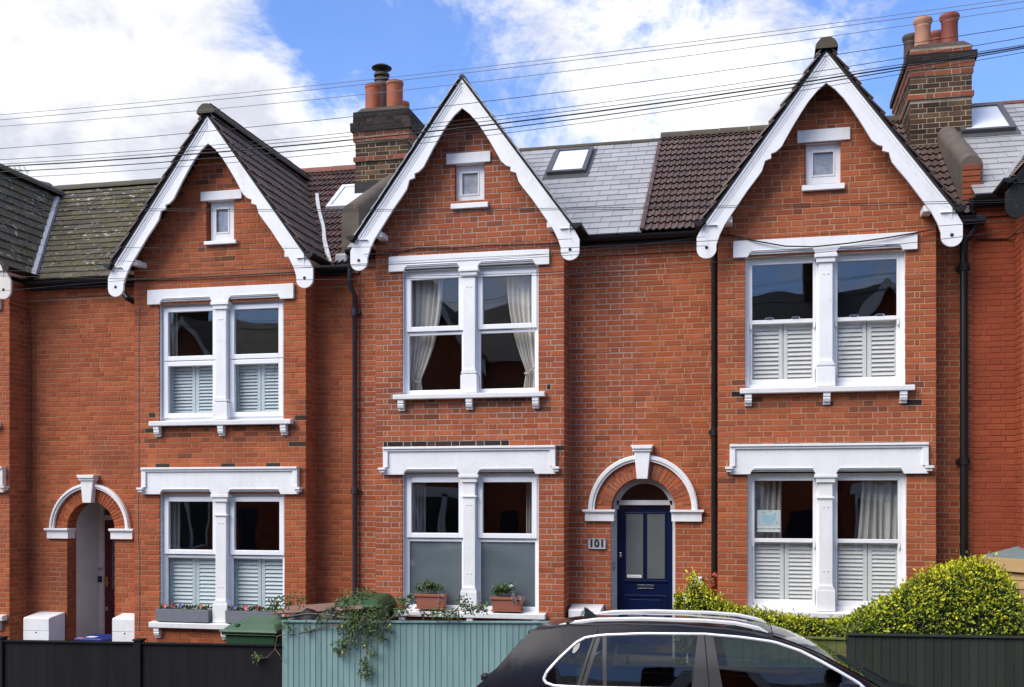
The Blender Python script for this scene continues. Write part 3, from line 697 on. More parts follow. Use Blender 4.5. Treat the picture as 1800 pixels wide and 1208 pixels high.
    YE, YR = .24, 3.2; m = (zr - ze) / (YR - YE); Ls = math.hypot(YR - YE, zr - ze); v = Vector((0, (YR - YE) / Ls, (zr - ze) / Ls)); n = Vector((0, -v.z, v.y))
    H.m = m; H.v, H.n, H.O = v, n, Vector((0, YE, ze))
    dk = MB(); dk.face([(XL, YE, ze - .03), (XR, YE, ze - .03), (XR, YR, zr - .03), (XL, YR, zr - .03)], 'roof_deck'); dk.face([(XL, YR, zr - .03), (XR, YR, zr - .03), (XR, 6.2, ze - .05), (XL, 6.2, ze - .05)], tm)
    zro = za + .015; ge = 1.47; zge = zro - tan * ge
    for s in (-1, 1):
        def yb(z): return min(YR, max(.3, YE + (z - ze) / m + .3))
        dk.face([(xc, -.33, zro), (xc + s * ge, -.33, zge), (xc + s * ge, yb(zge), zge), (xc, yb(zro), zro)], 'roof_deck')
        dk.face([(xc, -.33, zro - .05), (xc + s * ge, -.33, zge - .05), (xc + s * ge, yb(zge), zge - .05), (xc, yb(zro), zro - .05)], 'roof_deck')
        dk.face([(xc, -.33, zro), (xc + s * ge, -.33, zge), (xc + s * ge, -.33, zge - .05), (xc, -.33, zro - .05)], 'roof_deck')
        dk.face([(xc + s * ge, -.33, zge - .05), (xc + s * ge, .3, zge - .05), (xc + s * hw, .3, zge - .05), (xc + s * hw, -.33, zge - .05)], 'white_paint')
    H.roof = dk.build('roof', H.root)
    def keep_main(P):
        if abs(P.x - xc) < max(0, (zro - P.z) / tan) - .25 and P.z < zro: return False
        return roofcut(P) if roofcut else True
    H.tiles((XL, YE, ze), (1, 0, 0), v, n, XR - XL, Ls, tw, tg, kind, tm, keep_main, kind == 'slate')
    k_, t_, _, w_, g_ = gy; Lg = math.hypot(ge, tan * ge); c, s_ = ge / Lg, tan * ge / Lg
    def keep_g(P): return P.y < YE + (P.z - ze) / m + .22
    H.tiles((xc + ge, -.36, zge), (0, 1, 0), (-c, 0, s_), (s_, 0, c), 3.7, Lg, w_, g_, k_, t_, keep_g, k_ == 'slate')
    H.tiles((xc - ge, 3.34, zge), (0, -1, 0), (c, 0, s_), (-s_, 0, c), 3.7, Lg, w_, g_, k_, t_, keep_g, k_ == 'slate')
    ridge_line('ridge_tile', H.roof, (XL, YR, zr), (XR, YR, zr), .11 if kind != 'slate' or tm == 'mossy_slate' else .06, .45, rm_)
    yend = min(YR, YE + (zro - ze) / m)
    if apex_ridge: ridge_line('ridge_tile', H.roof, (xc, -.38, zro - .005), (xc, yend, zro - .005), .13, .42, gy[2])
    else: ridge_line('ridge_tile', H.roof, (xc, -.31, zro + .0), (xc, yend, zro + .0), .04, 3, gy[2])
    # gutters with fascia
    for a, b in ((XL, xc - ge + .05), (xc + ge - .05, XR)):
        if b - a < .05: continue
        gutter(H.root, (a, YE - .03, ze - .03), (b, YE - .03, ze - .03)); f = MB(); f.box(a, b, YE + .03, .42, ze - .13, ze - .035, 'gutter_black'); f.build('fascia', H.root)
    for s in (-1, 1):
        gutter(H.root, (xc + s * (ge + .055), -.38, zge - .0), (xc + s * (ge + .055), .4, zge - .0), front=(s, 0))
    return H
def chimney(H, xc, hw, y0, y1, rows, pots, lead=None):
    core = MB(); zt = rows[0][0]; zbm = rows[-1][1]
    core.box(xc - hw + .03, xc + hw - .03, y0 + .03, y1 - .03, zbm, zt + .02, 'mortar_stock')
    for z1, z0, pr, bm in rows:
        for pl, iv in ((('F', y0), (xc - hw - pr, xc + hw + pr)), (('R', xc + hw), (y0 - pr, y1 + pr)), (('L', xc - hw), (y0 - pr, y1 + pr)), (('B', y1), (xc - hw - pr, xc + hw + pr))):
            H.lay(pl, lambda z, iv=iv: [iv], z0, z1, None, (), proud=pr, mb=core, mortar='mortar_stock' if bm != 'sooty_brick' else 'sooty_brick', brick=bm, cand=H.ccand, stuff=H.cstuff)
    core.prism([(xc - hw - .02, zt), (xc + hw + .02, zt), (xc + hw - .1, zt + .07), (xc - hw + .1, zt + .07)], y0 + .02, y1 - .02, 'concrete')
    if lead: core.box(xc - hw - .012, xc + hw + .012, y0 - .015, y1, lead[0], lead[1], 'gutter_black')
    ch = core.build('chimney', H.root); H.finish_bricks(H.ccand, H.cstuff, 70, ch)
    H.cstuff.build('brickwork', ch, kind='stuff')
    for (x, y, z, h, r, m, style) in pots:
        p = MB()
        if style == 'roll': prof = [(r * .98, 0), (r * .98, .03), (r * .93, .05), (r * .86, h - .13), (r * .9, h - .12), (r * .86, h - .10), (r * 1.05, h - .05), (r * 1.08, h - .025), (r * 1.0, h), (r * .8, h), (r * .78, h - .15)]
        else: prof = [(r, 0), (r * 1.0, h - .06), (r * 1.07, h - .05), (r * 1.07, h), (r * .85, h), (r * .82, h - .2)]
        p.lathe((x, y, z), prof, 20, m, caps=False); q = p.build('chimney_pot', ch, smooth=True)
        if style == 'cowl':
            c = MB(); c.lathe((x, y, z + h), [(.12, 0), (.12, .03), (.09, .04), (.09, .06), (.125, .065), (.125, .09), (.09, .095), (.09, .13), (.13, .135), (.13, .17), (.06, .2)], 18, 'dark_pot'); c.build('cowl', ch, smooth=True)
            c = MB(); c.lathe((x, y, z + h), [(.02, .2), (.02, .27), (.02, .3)], 8, 'cowl_metal'); c.lathe((x, y, z + h + .26), [(.0, -.03), (.10, -.02), (.165, .0), (.17, .012), (.11, .05), (.0, .07)], 20, 'cowl_metal'); c.build('rain_cap', ch, smooth=True)
    return ch
def parapet(H, X, r, y0, z0, y1, z1, brickface):
    p = MB(); a = Vector((X, y0, z0 - r)); b = Vector((X, y1, z1 - r)); n = 12; vs = []
    for P in (a, b):
        for q in range(n + 1): an = math.pi * q / n; vs.append(P + Vector((math.cos(an) * r, 0, math.sin(an) * r)))
    for P, zz in ((a, H.ze - .1), (b, H.ze + .5)): vs += [Vector((P.x + r, P.y, zz)), Vector((P.x - r, P.y, zz))]
    k = n + 1
    fs = [(q, q + 1, k + q + 1, k + q) for q in range(n)] + [tuple(range(k)), tuple(range(k, 2 * k))]
    fs += [(0, k, 2 * k + 2, 2 * k), (n, k + n, 2 * k + 3, 2 * k + 1), (0, 2 * k, 2 * k + 1, n)]
    p.poly(vs, fs, 'concrete'); o = p.build('parapet', H.root, smooth=True)
    if brickface:
        zz = H.ze - .05
        while zz < z0 - r - .02:
            b = MB(); b.poly(brick_pts(('F', y0), X - r + .02, X + r - .03, zz, zz + .065, .012), BF, 'orange_brick'); b.build('brick', o); zz += .075
    return o
def roofpt(H, x, y):
    d = raydir(x, y); t = (H.ze - EYE - (D0 + .24) * H.m) / (d.z - d.y * H.m); return Vector((t * d.x, -D0 + t * d.y, EYE + t * d.z))
def skylight(H, bl, br, tl, w=None, frame='skylight_frame'):
    a, b, c = roofpt(H, *bl), roofpt(H, *br), roofpt(H, *tl); v0 = (a - H.O).dot(H.v); v1 = (c - H.O).dot(H.v); x0, x1 = a.x, b.x
    if w: x1 = x0 + w
    mb = MB(); u = Vector((1, 0, 0)); O = H.O; t = .065
    for (p, q, r, s) in ((x0, x0 + t, v0, v1), (x1 - t, x1, v0, v1), (x0 + t, x1 - t, v0, v0 + t), (x0 + t, x1 - t, v1 - t * 1.3, v1)): plane_box(mb, O, u, H.v, H.n, p, q, r, s, 0, .085, frame)
    plane_box(mb, O, u, H.v, H.n, x0 - .05, x1 + .05, v0 - .14, v0, .012, .03, 'skylight_frame')
    plane_box(mb, O, u, H.v, H.n, x0 - .05, x1 + .05, v0 - .0, v1 + .06, .012, .028, 'skylight_frame')
    s = mb.build('skylight', H.root, bevel=.006); g = MB(); plane_box(g, O, u, H.v, H.n, x0 + t, x1 - t, v0 + t, v1 - t * 1.3, .05, .062, 'skylight_glass'); g.build('pane', s)
def complete(H, nb=215, nt=300):
    H.finish_bricks(H.cand, H.stuff, nb, H.wallobj); H.stuff.build('brickwork', H.wallobj, kind='stuff')
    H.finish_tiles(H.roof, nt)
    if H.tstuff.v: H.tstuff.build('tiling', H.roof, kind='stuff')
    moss(H)
def moss(H):
    mb = MB()
    for c in H.tcand:
        if c[2] != 'mossy_slate': continue
        O, u, v, n, a, b, v0, P = c[3], c[4], c[5], c[6], c[7], c[8], c[9], c[12]
        w = .5 + .35 * math.sin(P.x * 2.3 + 1) * math.sin(P.z * 3.1 + P.x) + .3 * math.sin(P.x * 5.7 + P.y * 4)
        for _ in range(int(max(0, random.gauss(w, .55)) * 4.5)):
            r = random.uniform(.012, .034); Q = O + u * random.uniform(a, b) + v * (v0 + random.uniform(-.006, .02 if random.random() < .7 else .15)) + n * .024; h = r * random.uniform(.35, .7); s1, s2 = r * random.uniform(.8, 1.9), r * random.uniform(.5, .9)
            mb.poly([Q + u * s1, Q + v * s2 + u * s1 * .3, Q - u * s1, Q - v * s2, Q + n * h, Q - n * .008 - v * s2 * 1.1], [(0, 1, 4), (1, 2, 4), (2, 3, 4), (3, 0, 4), (3, 5, 0), (2, 5, 3)], 'moss')
    if mb.v: mb.build('moss', H.roof, kind='stuff')

# ---------------------------------------------------------------- the houses, surveyed from the photograph
def survey(pxc, lU, wU, sU, tU, lL, wL, sL, tL, pxm, g, gf, gl, gs, dx=0, dz=0):
    X = lambda x, Y=0.0: U(x, 600, Y)[0] + dx
    Z = lambda y, Y=0.0: U(pxc, y, Y)[1] + dz
    f = lambda t, Y=0.0: (X(t[0], Y), X(t[1], Y), Z(t[2], Y), Z(t[3], Y))
    return dict(lU=f(lU, -.05), wU=(X(wU[0]), X(wU[1])), sU=f(sU, -.11), tU=Z(tU, .08), lL=f(lL, -.06), wL=(X(wL[0]), X(wL[1])), sL=f(sL, -.11), tL=Z(tL, .08), xm=X(pxm, -.02),
                g=(X(g[0]), X(g[1]), Z(gs[2]) - .01, Z(gl[3]) + .01), gf=(X(gf[0], .08), X(gf[1], .08)), gl=f(gl, -.03), gs=f(gs, -.06))
A99 = (388, (258.5, 515.6, 504, 530), (280, 498.5), (261, 510.6, 737.3, 747), 632.5, (249.6, 523.4, 825, 869), (281, 500), (261, 523, 1096, 1107), 975, 388, (363, 412), (370.5, 411.5), (352, 424.6, 335, 351.5), (358, 414.5, 421.5, 429))
A101 = (826, (683, 965.3, 444, 471), (707.3, 946.5), (690, 957, 689.5, 699.5), 580.5, (674, 976.4, 788.5, 834), (707.7, 947), (692, 958, 1075.5, 1086.5), 946, 824.5, (799.5, 852), (801.5, 851.5), (784, 862, 267.5, 286.5), (792, 857.5, 355, 365.5))
A103 = (1451, (1288.8, 1613, 415.5, 445.5), (1310, 1591), (1300.6, 1608.8, 678, 689), 563, (1282.7, 1632, 784, 833.4), (1314, 1593), (1303, 1606, 1076, 1087), 951.5, 1451.5, (1414.5, 1478), (1416, 1477.7), (1401, 1495, 226, 248), (1409.6, 1485, 322, 333))
L97 = survey(*A99, dx=-4.66, dz=.03); L99 = survey(*A99); L101 = survey(*A101); L103 = survey(*A103); L105 = survey(*A103, dx=3.55, dz=.30)
BROWN = ('roof_tile', 'brown_tile', 'ridge_brown', .17, .235); RED = ('roof_tile', 'red_tile', 'ridge_red', .17, .235); MOSS = ('slate', 'mossy_slate', 'ridge_moss', .29, .205); SLATE = ('slate', 'new_slate', 'ridge_brown', .27, .2); SLATE_R = ('slate', 'new_slate', 'ridge_red', .3, .21)
Z99, Z101, Z103 = U(373, 200, -.30)[1], U(817, 135, -.30)[1], U(1452, 87, -.30)[1]
c99 = (-9.656, U(160, 929, .4)[1]); r99 = .402
c101x0, c101x1 = U(1074, 900, .4)[0], U(1187, 900, .4)[0]; c101 = ((c101x0 + c101x1) / 2, U(1130, 896, .4)[1]); r101 = (c101x1 - c101x0) / 2
def arch_holes(c, r): return [('c', c[0], c[1], r + .1), (c[0] - r, c[0] + r, -1, c[1] + .001)]
h97 = house('red brick terraced house with mossy slate roof, mostly cut off beyond the pale porch', -14.2, -9.71, -13.34, -10.74, 6.0, 8.28, Z99 + .04, 0, L97, 'mortar_orange', 'brick', MOSS, 'old_white_paint', 'casement', MOSS, holes=arch_holes(c99, r99), sooty=False)
complete(h97, 215, 300)
h99 = house('red brick terraced house with crimson front door, arched porch and brown tiled gable', -9.71, -5.53, -8.68, -6.04, 6.0, 8.27, Z99, 388, L99, 'mortar_orange', 'brick', RED, 'white_paint', 'casement', BROWN, holes=arch_holes(c99, r99), lower=('sash', 'fixed'), sooty=1, roofcut=lambda P: P.x > -8.2)
h101 = house('red brick terraced house with navy front door numbered 101 and new grey slate roof', -5.53, -1.43, -5.02, -2.42, 6.22, 8.39, Z101, 826, L101, 'mortar_grey', 'brick', SLATE, 'white_paint', 'casement', SLATE, holes=arch_holes(c101, r101), apex_ridge=False, lower=('fixed', 'frosted'), sooty=2)
h103 = house('red brick terraced house with white louvred shutters behind the golden hedge', -1.43, 2.645, -.44, 2.16, 6.22, 8.42, Z103, 1451, L103, 'mortar_tan', 'brick', BROWN, 'white_paint', 'sash', BROWN, holes=arch_holes(c101, r101), lower=('lifts', 'plain'), sooty=2)
h105 = house('dark red painted terraced house with black bargeboards, half hidden by timber store', 2.645, 7.0, 3.13, 5.73, 6.46, 8.56, Z103 + .30, 0, L105, 'mortar_red', 'painted_brick', SLATE_R, 'white_paint', 'sash', BROWN, barge='black_paint', lower=('plain', 'plain'), sooty=False)
# moss-slate roof of the left pair runs on as far as the tiled gable of the next house
h97.tcand = []; h97.tstuff = MB()
h97.tiles((-9.71, .24, 6.0), (1, 0, 0), h97.v, h97.n, 1.75, math.hypot(2.96, 2.27), .29, .205, 'slate', 'mossy_slate', lambda P: not (abs(P.x - h99.xc) < max(0, (h99.za - P.z) / 1.379) - .25), True)
if h97.tcand: h97.finish_tiles(h97.roof, 0); h97.tstuff.build('tiling', h97.roof, kind='stuff'); moss(h97)
ridge_line('ridge_tile', h97.roof, (-9.71, 3.2, 8.28), (-8.0, 3.2, 8.27), .11, .45, 'ridge_moss')

# chimneys on the party walls
zc2 = lambda y: U(671, y, 2.2)[1]; zc3 = lambda y: U(1654, y, 2.2)[1]
x2a, x2b = U(625, 250, 2.2)[0], U(717, 250, 2.2)[0]; x2 = (x2a + x2b) / 2; w2 = (x2b - x2a) / 2
x3a, x3b = U(1600, 150, 2.2)[0], U(1708, 150, 2.2)[0]; x3 = (x3a + x3b) / 2; w3 = (x3b - x3a) / 2
pz = zc2(195)
chimney(h99, x2, w2, 2.2, 3.8, [(zc2(195), zc2(215), .03, 'sooty_brick'), (zc2(215), zc2(230), .065, 'sooty_brick'), (zc2(230), zc2(247), .03, 'stained_brick'), (zc2(247), zc2(274), 0, 'stock_brick'), (zc2(274), zc2(282), .028, 'stained_brick'), (zc2(282), 7.2, 0, 'stock_brick')],
        [(U(656, 195, 2.42)[0], 2.42, pz, .50, .125, 'clay_pot', 'plain'), (U(694, 195, 2.42)[0], 2.42, pz, .52, .13, 'clay_pot', 'plain'), (U(706, 195, 3.3)[0], 3.3, pz, .52, .125, 'clay_pot', 'plain'), (U(671, 195, 3.0)[0], 3.0, pz, .74, .12, 'dark_pot', 'cowl')], lead=(zc2(345), zc2(318)))
pz = zc3(83)
chimney(h103, x3, w3, 2.2, 3.9, [(zc3(83), zc3(95), .0, 'stained_brick'), (zc3(95), zc3(109), .065, 'sooty_brick'), (zc3(109), zc3(121), .035, 'orange_brick'), (zc3(121), zc3(133), .018, 'orange_brick'), (zc3(133), zc3(163), 0, 'stock_brick'), (zc3(163), zc3(173), .025, 'orange_brick'), (zc3(173), 7.3, 0, 'stock_brick')],
        [(U(1622, 80, 2.5)[0], 2.5, pz + .02, .52, .125, 'pale_pot', 'roll'), (U(1669, 80, 2.5)[0], 2.5, pz + .02, .54, .13, 'red_pot', 'roll'), (U(1602, 80, 3.05)[0], 3.05, pz, .54, .125, 'dark_pot', 'roll'), (U(1647, 80, 3.05)[0], 3.05, pz, .55, .125, 'red_pot', 'roll')])
parapet(h99, -5.53, .128, .36, 6.88, 2.2, 7.86, False)
parapet(h103, 2.66, .132, .50, 7.03, 2.2, 7.97, True)
parapet(h97, U(36, 300, 2.6)[0], .17, 2.5, U(36, 309, 2.5)[1], 3.3, U(36, 309, 2.5)[1] + .12, False)

skylight(h101, (961, 312), (1030, 307), (974, 271)); skylight(h99, (574, 372), (630, 370), (610, 333), w=.62, frame='white_plastic'); skylight(h105, (1690, 240), (1785, 233), (1670, 197))
# lead valleys between gable roofs and main roofs
def valley(H, pts, w, m, name, jag=0.0):
    P = [roofpt(H, *p) + H.n * .062 for p in pts]; mb = MB(); a = []
    for p in P: a += [p + Vector((-w / 2 + random.uniform(-jag, jag), 0, 0)), p + Vector((w / 2 + random.uniform(-jag, jag), 0, 0)), p + Vector((w / 2 + .01, 0, 0)) - H.n * .08, p + Vector((-w / 2 - .01, 0, 0)) - H.n * .08]
    n = len(P); fs = []
    for i in range(n - 1):
        for q in range(4): fs.append((4 * i + q, 4 * i + (q + 1) % 4, 4 * i + 4 + (q + 1) % 4, 4 * i + 4 + q))
    fs += [(0, 1, 2, 3), tuple(range(4 * n - 1, 4 * n - 5, -1))]
    mb.poly(a, fs, m); return mb.build(name, H.roof)
def true_valley(H, sgn, z0, z1, w, m, name):        # where the gable slope runs into the main roof
    mb = MB(); vs = []; K = 8
    for i in range(K + 1):
        z = z0 + (z1 - z0) * i / K; x = H.xc + sgn * (H.za + .015 - z) / 1.379; P = Vector((x, .24 + (z - H.ze) / H.m, z)) + H.n * .035 + Vector((0, -.01, .03)); j = random.uniform(-.006, .006)
        vs += [P + Vector((-w / 2 + j, -.01, .02)), P + Vector((w / 2 + j, -.02, 0)), P + Vector((w / 2, .05, -.09)), P + Vector((-w / 2, .05, -.09))]
    fs = [(4 * i + q, 4 * i + (q + 1) % 4, 4 * i + 4 + (q + 1) % 4, 4 * i + 4 + q) for i in range(K) for q in range(4)] + [(0, 1, 2, 3), tuple(range(4 * K + 3, 4 * K - 1, -1))]
    mb.poly(vs, fs, m); return mb.build(name, H.roof)
true_valley(h97, 1, h97.ze + .02, h97.za - .12, .11, 'lead', 'lead_valley')
valley(h99, [(584, 466), (577, 450), (573, 428), (569, 405), (563, 378), (559, 362), (557, 346)], .055, 'white_mortar', 'mortar_fillet', .022)
true_valley(h105, -1, h105.ze + .02, h105.za - .2, .13, 'lead', 'lead_valley')
mb = MB(); a = roofpt(h99, 600, 462); mb.box(a.x - .09, a.x + .1, a.y - .03, a.y + .12, a.z - .05, a.z + .13, 'lead'); mb.build('lead_soaker', h99.roof, bevel=.03)
mb = MB(); p = roofpt(h101, 1146, 250); vo = Vector((-1.43, .24, 6.24))
plane_box(mb, vo, Vector((1, 0, 0)), h101.v, h101.n, -.025, .03, 0, 3.62, .0, .045, 'red_tile'); mb.build('verge', h103.roof)
for H in (h99, h101, h103, h105): complete(H)

# downpipes
z0 = .45
X = lambda x, Y: U(x, 600, Y)[0]
xp = X(620, .33)
downpipe(h99, [(xp, .21, 5.95), (xp, .23, 5.72), (xp + .03, .33, 5.58), (xp + .03, .33, z0)], .034, 'pipe_grey', [(xp + .03, .33, 5.35), (xp + .03, .33, U(620, 863, .33)[1])])
xp = X(1256, .3)
downpipe(h103, [(xp, .21, 6.15), (xp, .30, 5.9), (xp, .30, .62)], .042, 'gutter_black', [(xp, .30, 3.6)])
xp = X(1694, .3)
downpipe(h105, [(xp + .12, .26, U(1712, 382, .26)[1]), (xp + .12, .28, U(1712, 404, .28)[1]), (xp + .0, .3, U(1694, 425, .3)[1]), (xp, .3, .62)], .047, 'gutter_black', [(xp, .3, U(1694, 470, .3)[1]), (xp, .3, 3.2)])
b = MB(); zz = U(1710, 388, .26)[1]; b.box(X(1688, .22), X(1733, .22), .16, .34, zz - .04, zz + .045, 'gutter_black'); b.build('gutter', h105.root, bevel=.01)
b = MB(); xq = X(1708, .25); b.tube([(xq, .22, 6.42), (xq, .24, U(1708, 370, .25)[1]), (xq + .03, .28, U(1708, 378, .28)[1])], .035, 10, 'gutter_black'); b.build('downpipe', h105.root, smooth=True)
b = MB(); b.tube([UP(203, 498, .2), UP(215, 512, .2), UP(224, 524, .15), UP(240, 533, .25)], .042, 10, 'gutter_black'); b.build('downpipe', h99.root, smooth=True)

# porches and doors
arch(h99, c99[0], c99[1], r99, .60, .672, 'white_paint')
arch(h101, c101[0], c101[1], r101, .64, .725, 'white_paint')
mb = MB(); cx, cz = c99; x0, x1 = cx - r99, cx + r99; zt = cz + r99 + .02
for a in (x0, x1):
    mb.face([(a, .4, .3), (a, .62, .3), (a, .62, cz), (a, .4, cz)], h99.mortar)
    mb.face([(a, .62, .3), (a, 1.26, .3), (a, 1.26, zt), (a, .62, zt)], 'porch_plaster')
mb.face([(x0, .62, zt), (x1, .62, zt), (x1, 1.3, zt), (x0, 1.3, zt)], 'porch_plaster'); mb.face([(x0, .3, .405), (x1, .3, .405), (x1, 1.3, .405), (x0, 1.3, .405)], 'concrete')
mb.face([(x0, 1.27, .3), (x1 + .3, 1.27, .3), (x1 + .3, 1.27, zt), (x0, 1.27, zt)], 'room_wall')
porch = mb.build('porch', h99.root)
zz = .4 + .02; n0 = 0
while zz < cz - .06:
    for a, pl in ((x0, ('R', x0)), (x1, ('L', x1))):
        b = MB(); b.poly(brick_pts(pl, .41 if n0 % 2 else .395, .61 if n0 % 2 else .50, zz, zz + .0655, .006), BF, 'brick'); b.build('brick', porch)
        if n0 % 2 == 0: b = MB(); b.poly(brick_pts(pl, .51, .612, zz, zz + .0655, .006), BF, 'brick'); b.build('brick', porch)
    zz += CO; n0 += 1
ztr = U(195, 914, 1.2)[1]; fx = x0 + .005
mb = MB(); mb.box(fx, fx + .085, 1.17, 1.26, .41, zt - .05, 'old_white_paint'); mb.box(fx + .085, x1 + .01, 1.175, 1.26, ztr, ztr + .075, 'old_white_paint'); mb.box(x1 + .01, x1 + .06, 1.17, 1.26, .41, zt - .05, 'old_white_paint'); fr = mb.build('door_frame', h99.root, bevel=.004)
pane(fr, fx + .085, x1 + .01, ztr + .075, zt - .02, 1.24, 'frosted_dark')
mb = MB(); dx0, dx1 = fx + .088, x1 + .005
mb.box(dx0, dx1, 1.215, 1.258, .42, ztr - .005, 'crimson_door'); mb.ring(dx0 + .12, dx0 + .42, 1.205, 1.215, .55, 1.02, .015, 'crimson_door'); mb.box(dx0, dx1, 1.205, 1.216, 1.22, 1.27, 'crimson_door'); mb.ring(dx0 + .115, dx0 + .46, 1.203, 1.216, 1.3, ztr - .12, .016, 'crimson_door')
d = mb.build('door', h99.root, bevel=.004); pane(d, dx0 + .13, dx0 + .445, 1.315, ztr - .135, 1.208, 'frosted_dark')
mb = MB(); zz = U(186, 1024, 1.2)[1]; mb.box(dx0 + .02, dx0 + .06, 1.2, 1.214, zz - .07, zz + .09, 'brass'); mb.tube([(dx0 + .04, 1.2, zz), (dx0 + .04, 1.165, zz), (dx0 + .12, 1.16, zz)], .009, 8, 'brass'); mb.build('handle', d, smooth=False)
mb = MB(); zz = U(184, 1070, 1.2)[1]; mb.box(dx0 + .015, dx0 + .06, 1.205, 1.214, zz - .03, zz + .03, 'brushed_steel'); mb.build('lock', d)
mb = MB(); zz = U(197, 1024, 1.2)[1]; mb.box(dx0 + .18, dx0 + .25, 1.2, 1.206, zz - .035, zz + .02, 'paper_olive'); mb.build('sticker', d)
text_mesh('99', .075, 'door_number', h99.root, 'black_print', (fx + .042, 1.166, U(172, 1001, 1.17)[1]))
mb = MB(); zz = U(171, 1018, 1.17)[1]; mb.box(fx + .015, fx + .07, 1.145, 1.168, zz - .045, zz + .045, 'black_paint'); mb.lathe((fx + .042, 1.144, zz), [(.012, 0), (.012, .003)], 10, 'brushed_steel'); mb.build('doorbell', h99.root, bevel=.006)

mb = MB(); cx, cz = c101; x0, x1 = cx - r101, cx + r101; yd = .62
for a in (x0, x1): mb.face([(a, .4, .5), (a, yd, .5), (a, yd, cz), (a, .4, cz)], 'grey_frame')
mb.face([(x0, .3, .625), (x1, .3, .625), (x1, .9, .625), (x0, .9, .625)], 'concrete'); mb.face([(x0 - .1, 1.0, .5), (x1 + .1, 1.0, .5), (x1 + .1, 1.0, cz + .5), (x0 - .1, 1.0, cz + .5)], 'room_wall')
mb.build('porch', h101.root)
dl, dr = U(1085, 900, .66)[0], U(1183, 900, .66)[0]; ztp = U(1134, 888, .66)[1]; ztr = U(1134, 879.5, .62)[1]
mb = MB(); mb.box(x0 - .02, dl, .58, .70, .5, cz, 'grey_frame'); mb.box(dr, max(x1, dr) + .08, .58, .70, .5, cz, 'grey_frame'); mb.box(dl, dr, .585, .70, ztp, ztr, 'grey_frame')
arc_ring(mb, cx, cz, r101 - .075, r101 + .03, .585, .70, 0, math.pi, 24, 'grey_frame'); fr = mb.build('door_frame', h101.root, bevel=.004)
mb = MB(); mb.prism([(cx + (r101 - .06) * math.cos(math.pi * k / 20), cz + (r101 - .06) * math.sin(math.pi * k / 20)) for k in range(21)] + [(x0 + .05, ztr - .01), (x1, ztr - .01)], .64, .646, 'glass'); mb.build('fanlight', fr)
mb = MB(); mb.box(dl + .003, dr - .003, .645, .69, .63, ztp - .004, 'blue_door')
DY = .645; pz0, pz1 = U(1134, 1017, DY)[1], U(1134, 903, DY)[1]; P4 = [U(x, 950, DY)[0] for x in (1100, 1131, 1137, 1169)]
for a, b in ((P4[0], P4[1]), (P4[2], P4[3])): mb.ring(a - .016, b + .016, DY - .012, DY, pz0 - .016, pz1 + .016, .02, 'blue_door')
mb.box(P4[0] - .03, P4[3] + .03, DY - .02, DY, pz0 - .05, pz0 - .018, 'blue_door')
qz0, qz1 = .72, U(1134, 1046, DY)[1]; mb.ring(P4[0] - .02, P4[3] + .02, DY - .014, DY, qz0, qz1, .028, 'blue_door'); mb.box(P4[0] + .05, P4[3] - .05, DY - .012, DY, qz0 + .06, qz1 - .06, 'blue_door')
d = mb.build('door', h101.root, bevel=.005)
for a, b in ((P4[0], P4[1]), (P4[2], P4[3])): pane(d, a, b, pz0, pz1, DY - .004, 'frosted_dark')
mb = MB(); a, b = U(1120, 1032, DY)[0], U(1150, 1032, DY)[0]; za_, zb_ = U(1134, 1035, DY)[1], U(1134, 1028, DY)[1]; mb.ring(a, b, DY - .012, DY, za_, zb_, .008, 'chrome'); mb.box(a + .009, b - .009, DY - .006, DY, za_ + .008, zb_ - .008, 'black_print'); mb.build('letterbox', d, bevel=.002)
mb = MB(); c = UP(1091, 976, DY); mb.box(c.x - .018, c.x + .018, DY - .012, DY, c.z - .035, c.z + .035, 'chrome'); mb.lathe((c.x, DY - .03, c.z), [(.01, -.01), (.012, 0), (.01, .01)], 10, 'chrome'); mb.build('lock', d, bevel=.003)
mb = MB(); c = UP(1115, 1013, DY - .01); mb.box(c.x - .095, c.x + .095, DY - .012, DY - .006, c.z - .018, c.z + .018, 'paper_white')
for k in range(14): mb.box(c.x - .08 + k * .0115, c.x - .073 + k * .0115, DY - .0135, DY - .012, c.z - .006, c.z + .006, 'plaque_grey')
mb.build('sticker', d)
mb = MB(); c = UP(1079, 995, .58); mb.box(c.x - .018, c.x + .018, .56, .582, c.z - .05, c.z + .05, 'plaque_grey'); mb.box(c.x - .008, c.x + .008, .553, .562, c.z - .01, c.z + .014, 'paper_white'); mb.build('doorbell', h101.root, bevel=.004)

c = UP(1049, 956, .37); pl = thing('house_number_plaque', (c.x, .39, c.z), 'grey metal plaque with the number 101 on brick beside the navy door', 'sign')
w, h = (U(1065, 950, .37)[0] - U(1033, 950, .37)[0]) / 2, 9.5 / 132
mb = MB(); mb.box(c.x - w, c.x + w, .372, .40, c.z - h, c.z + h, 'plaque_face'); mb.ring(c.x - w, c.x + w, .366, .373, c.z - h, c.z + h, .009, 'plaque_grey'); mb.build('plate', pl, bevel=.003)
for k, ch in enumerate('101'): text_mesh(ch, .135, 'digit', pl, 'black_print', (c.x + (k - 1) * .072, .368, c.z), depth=.002, bold=.005)

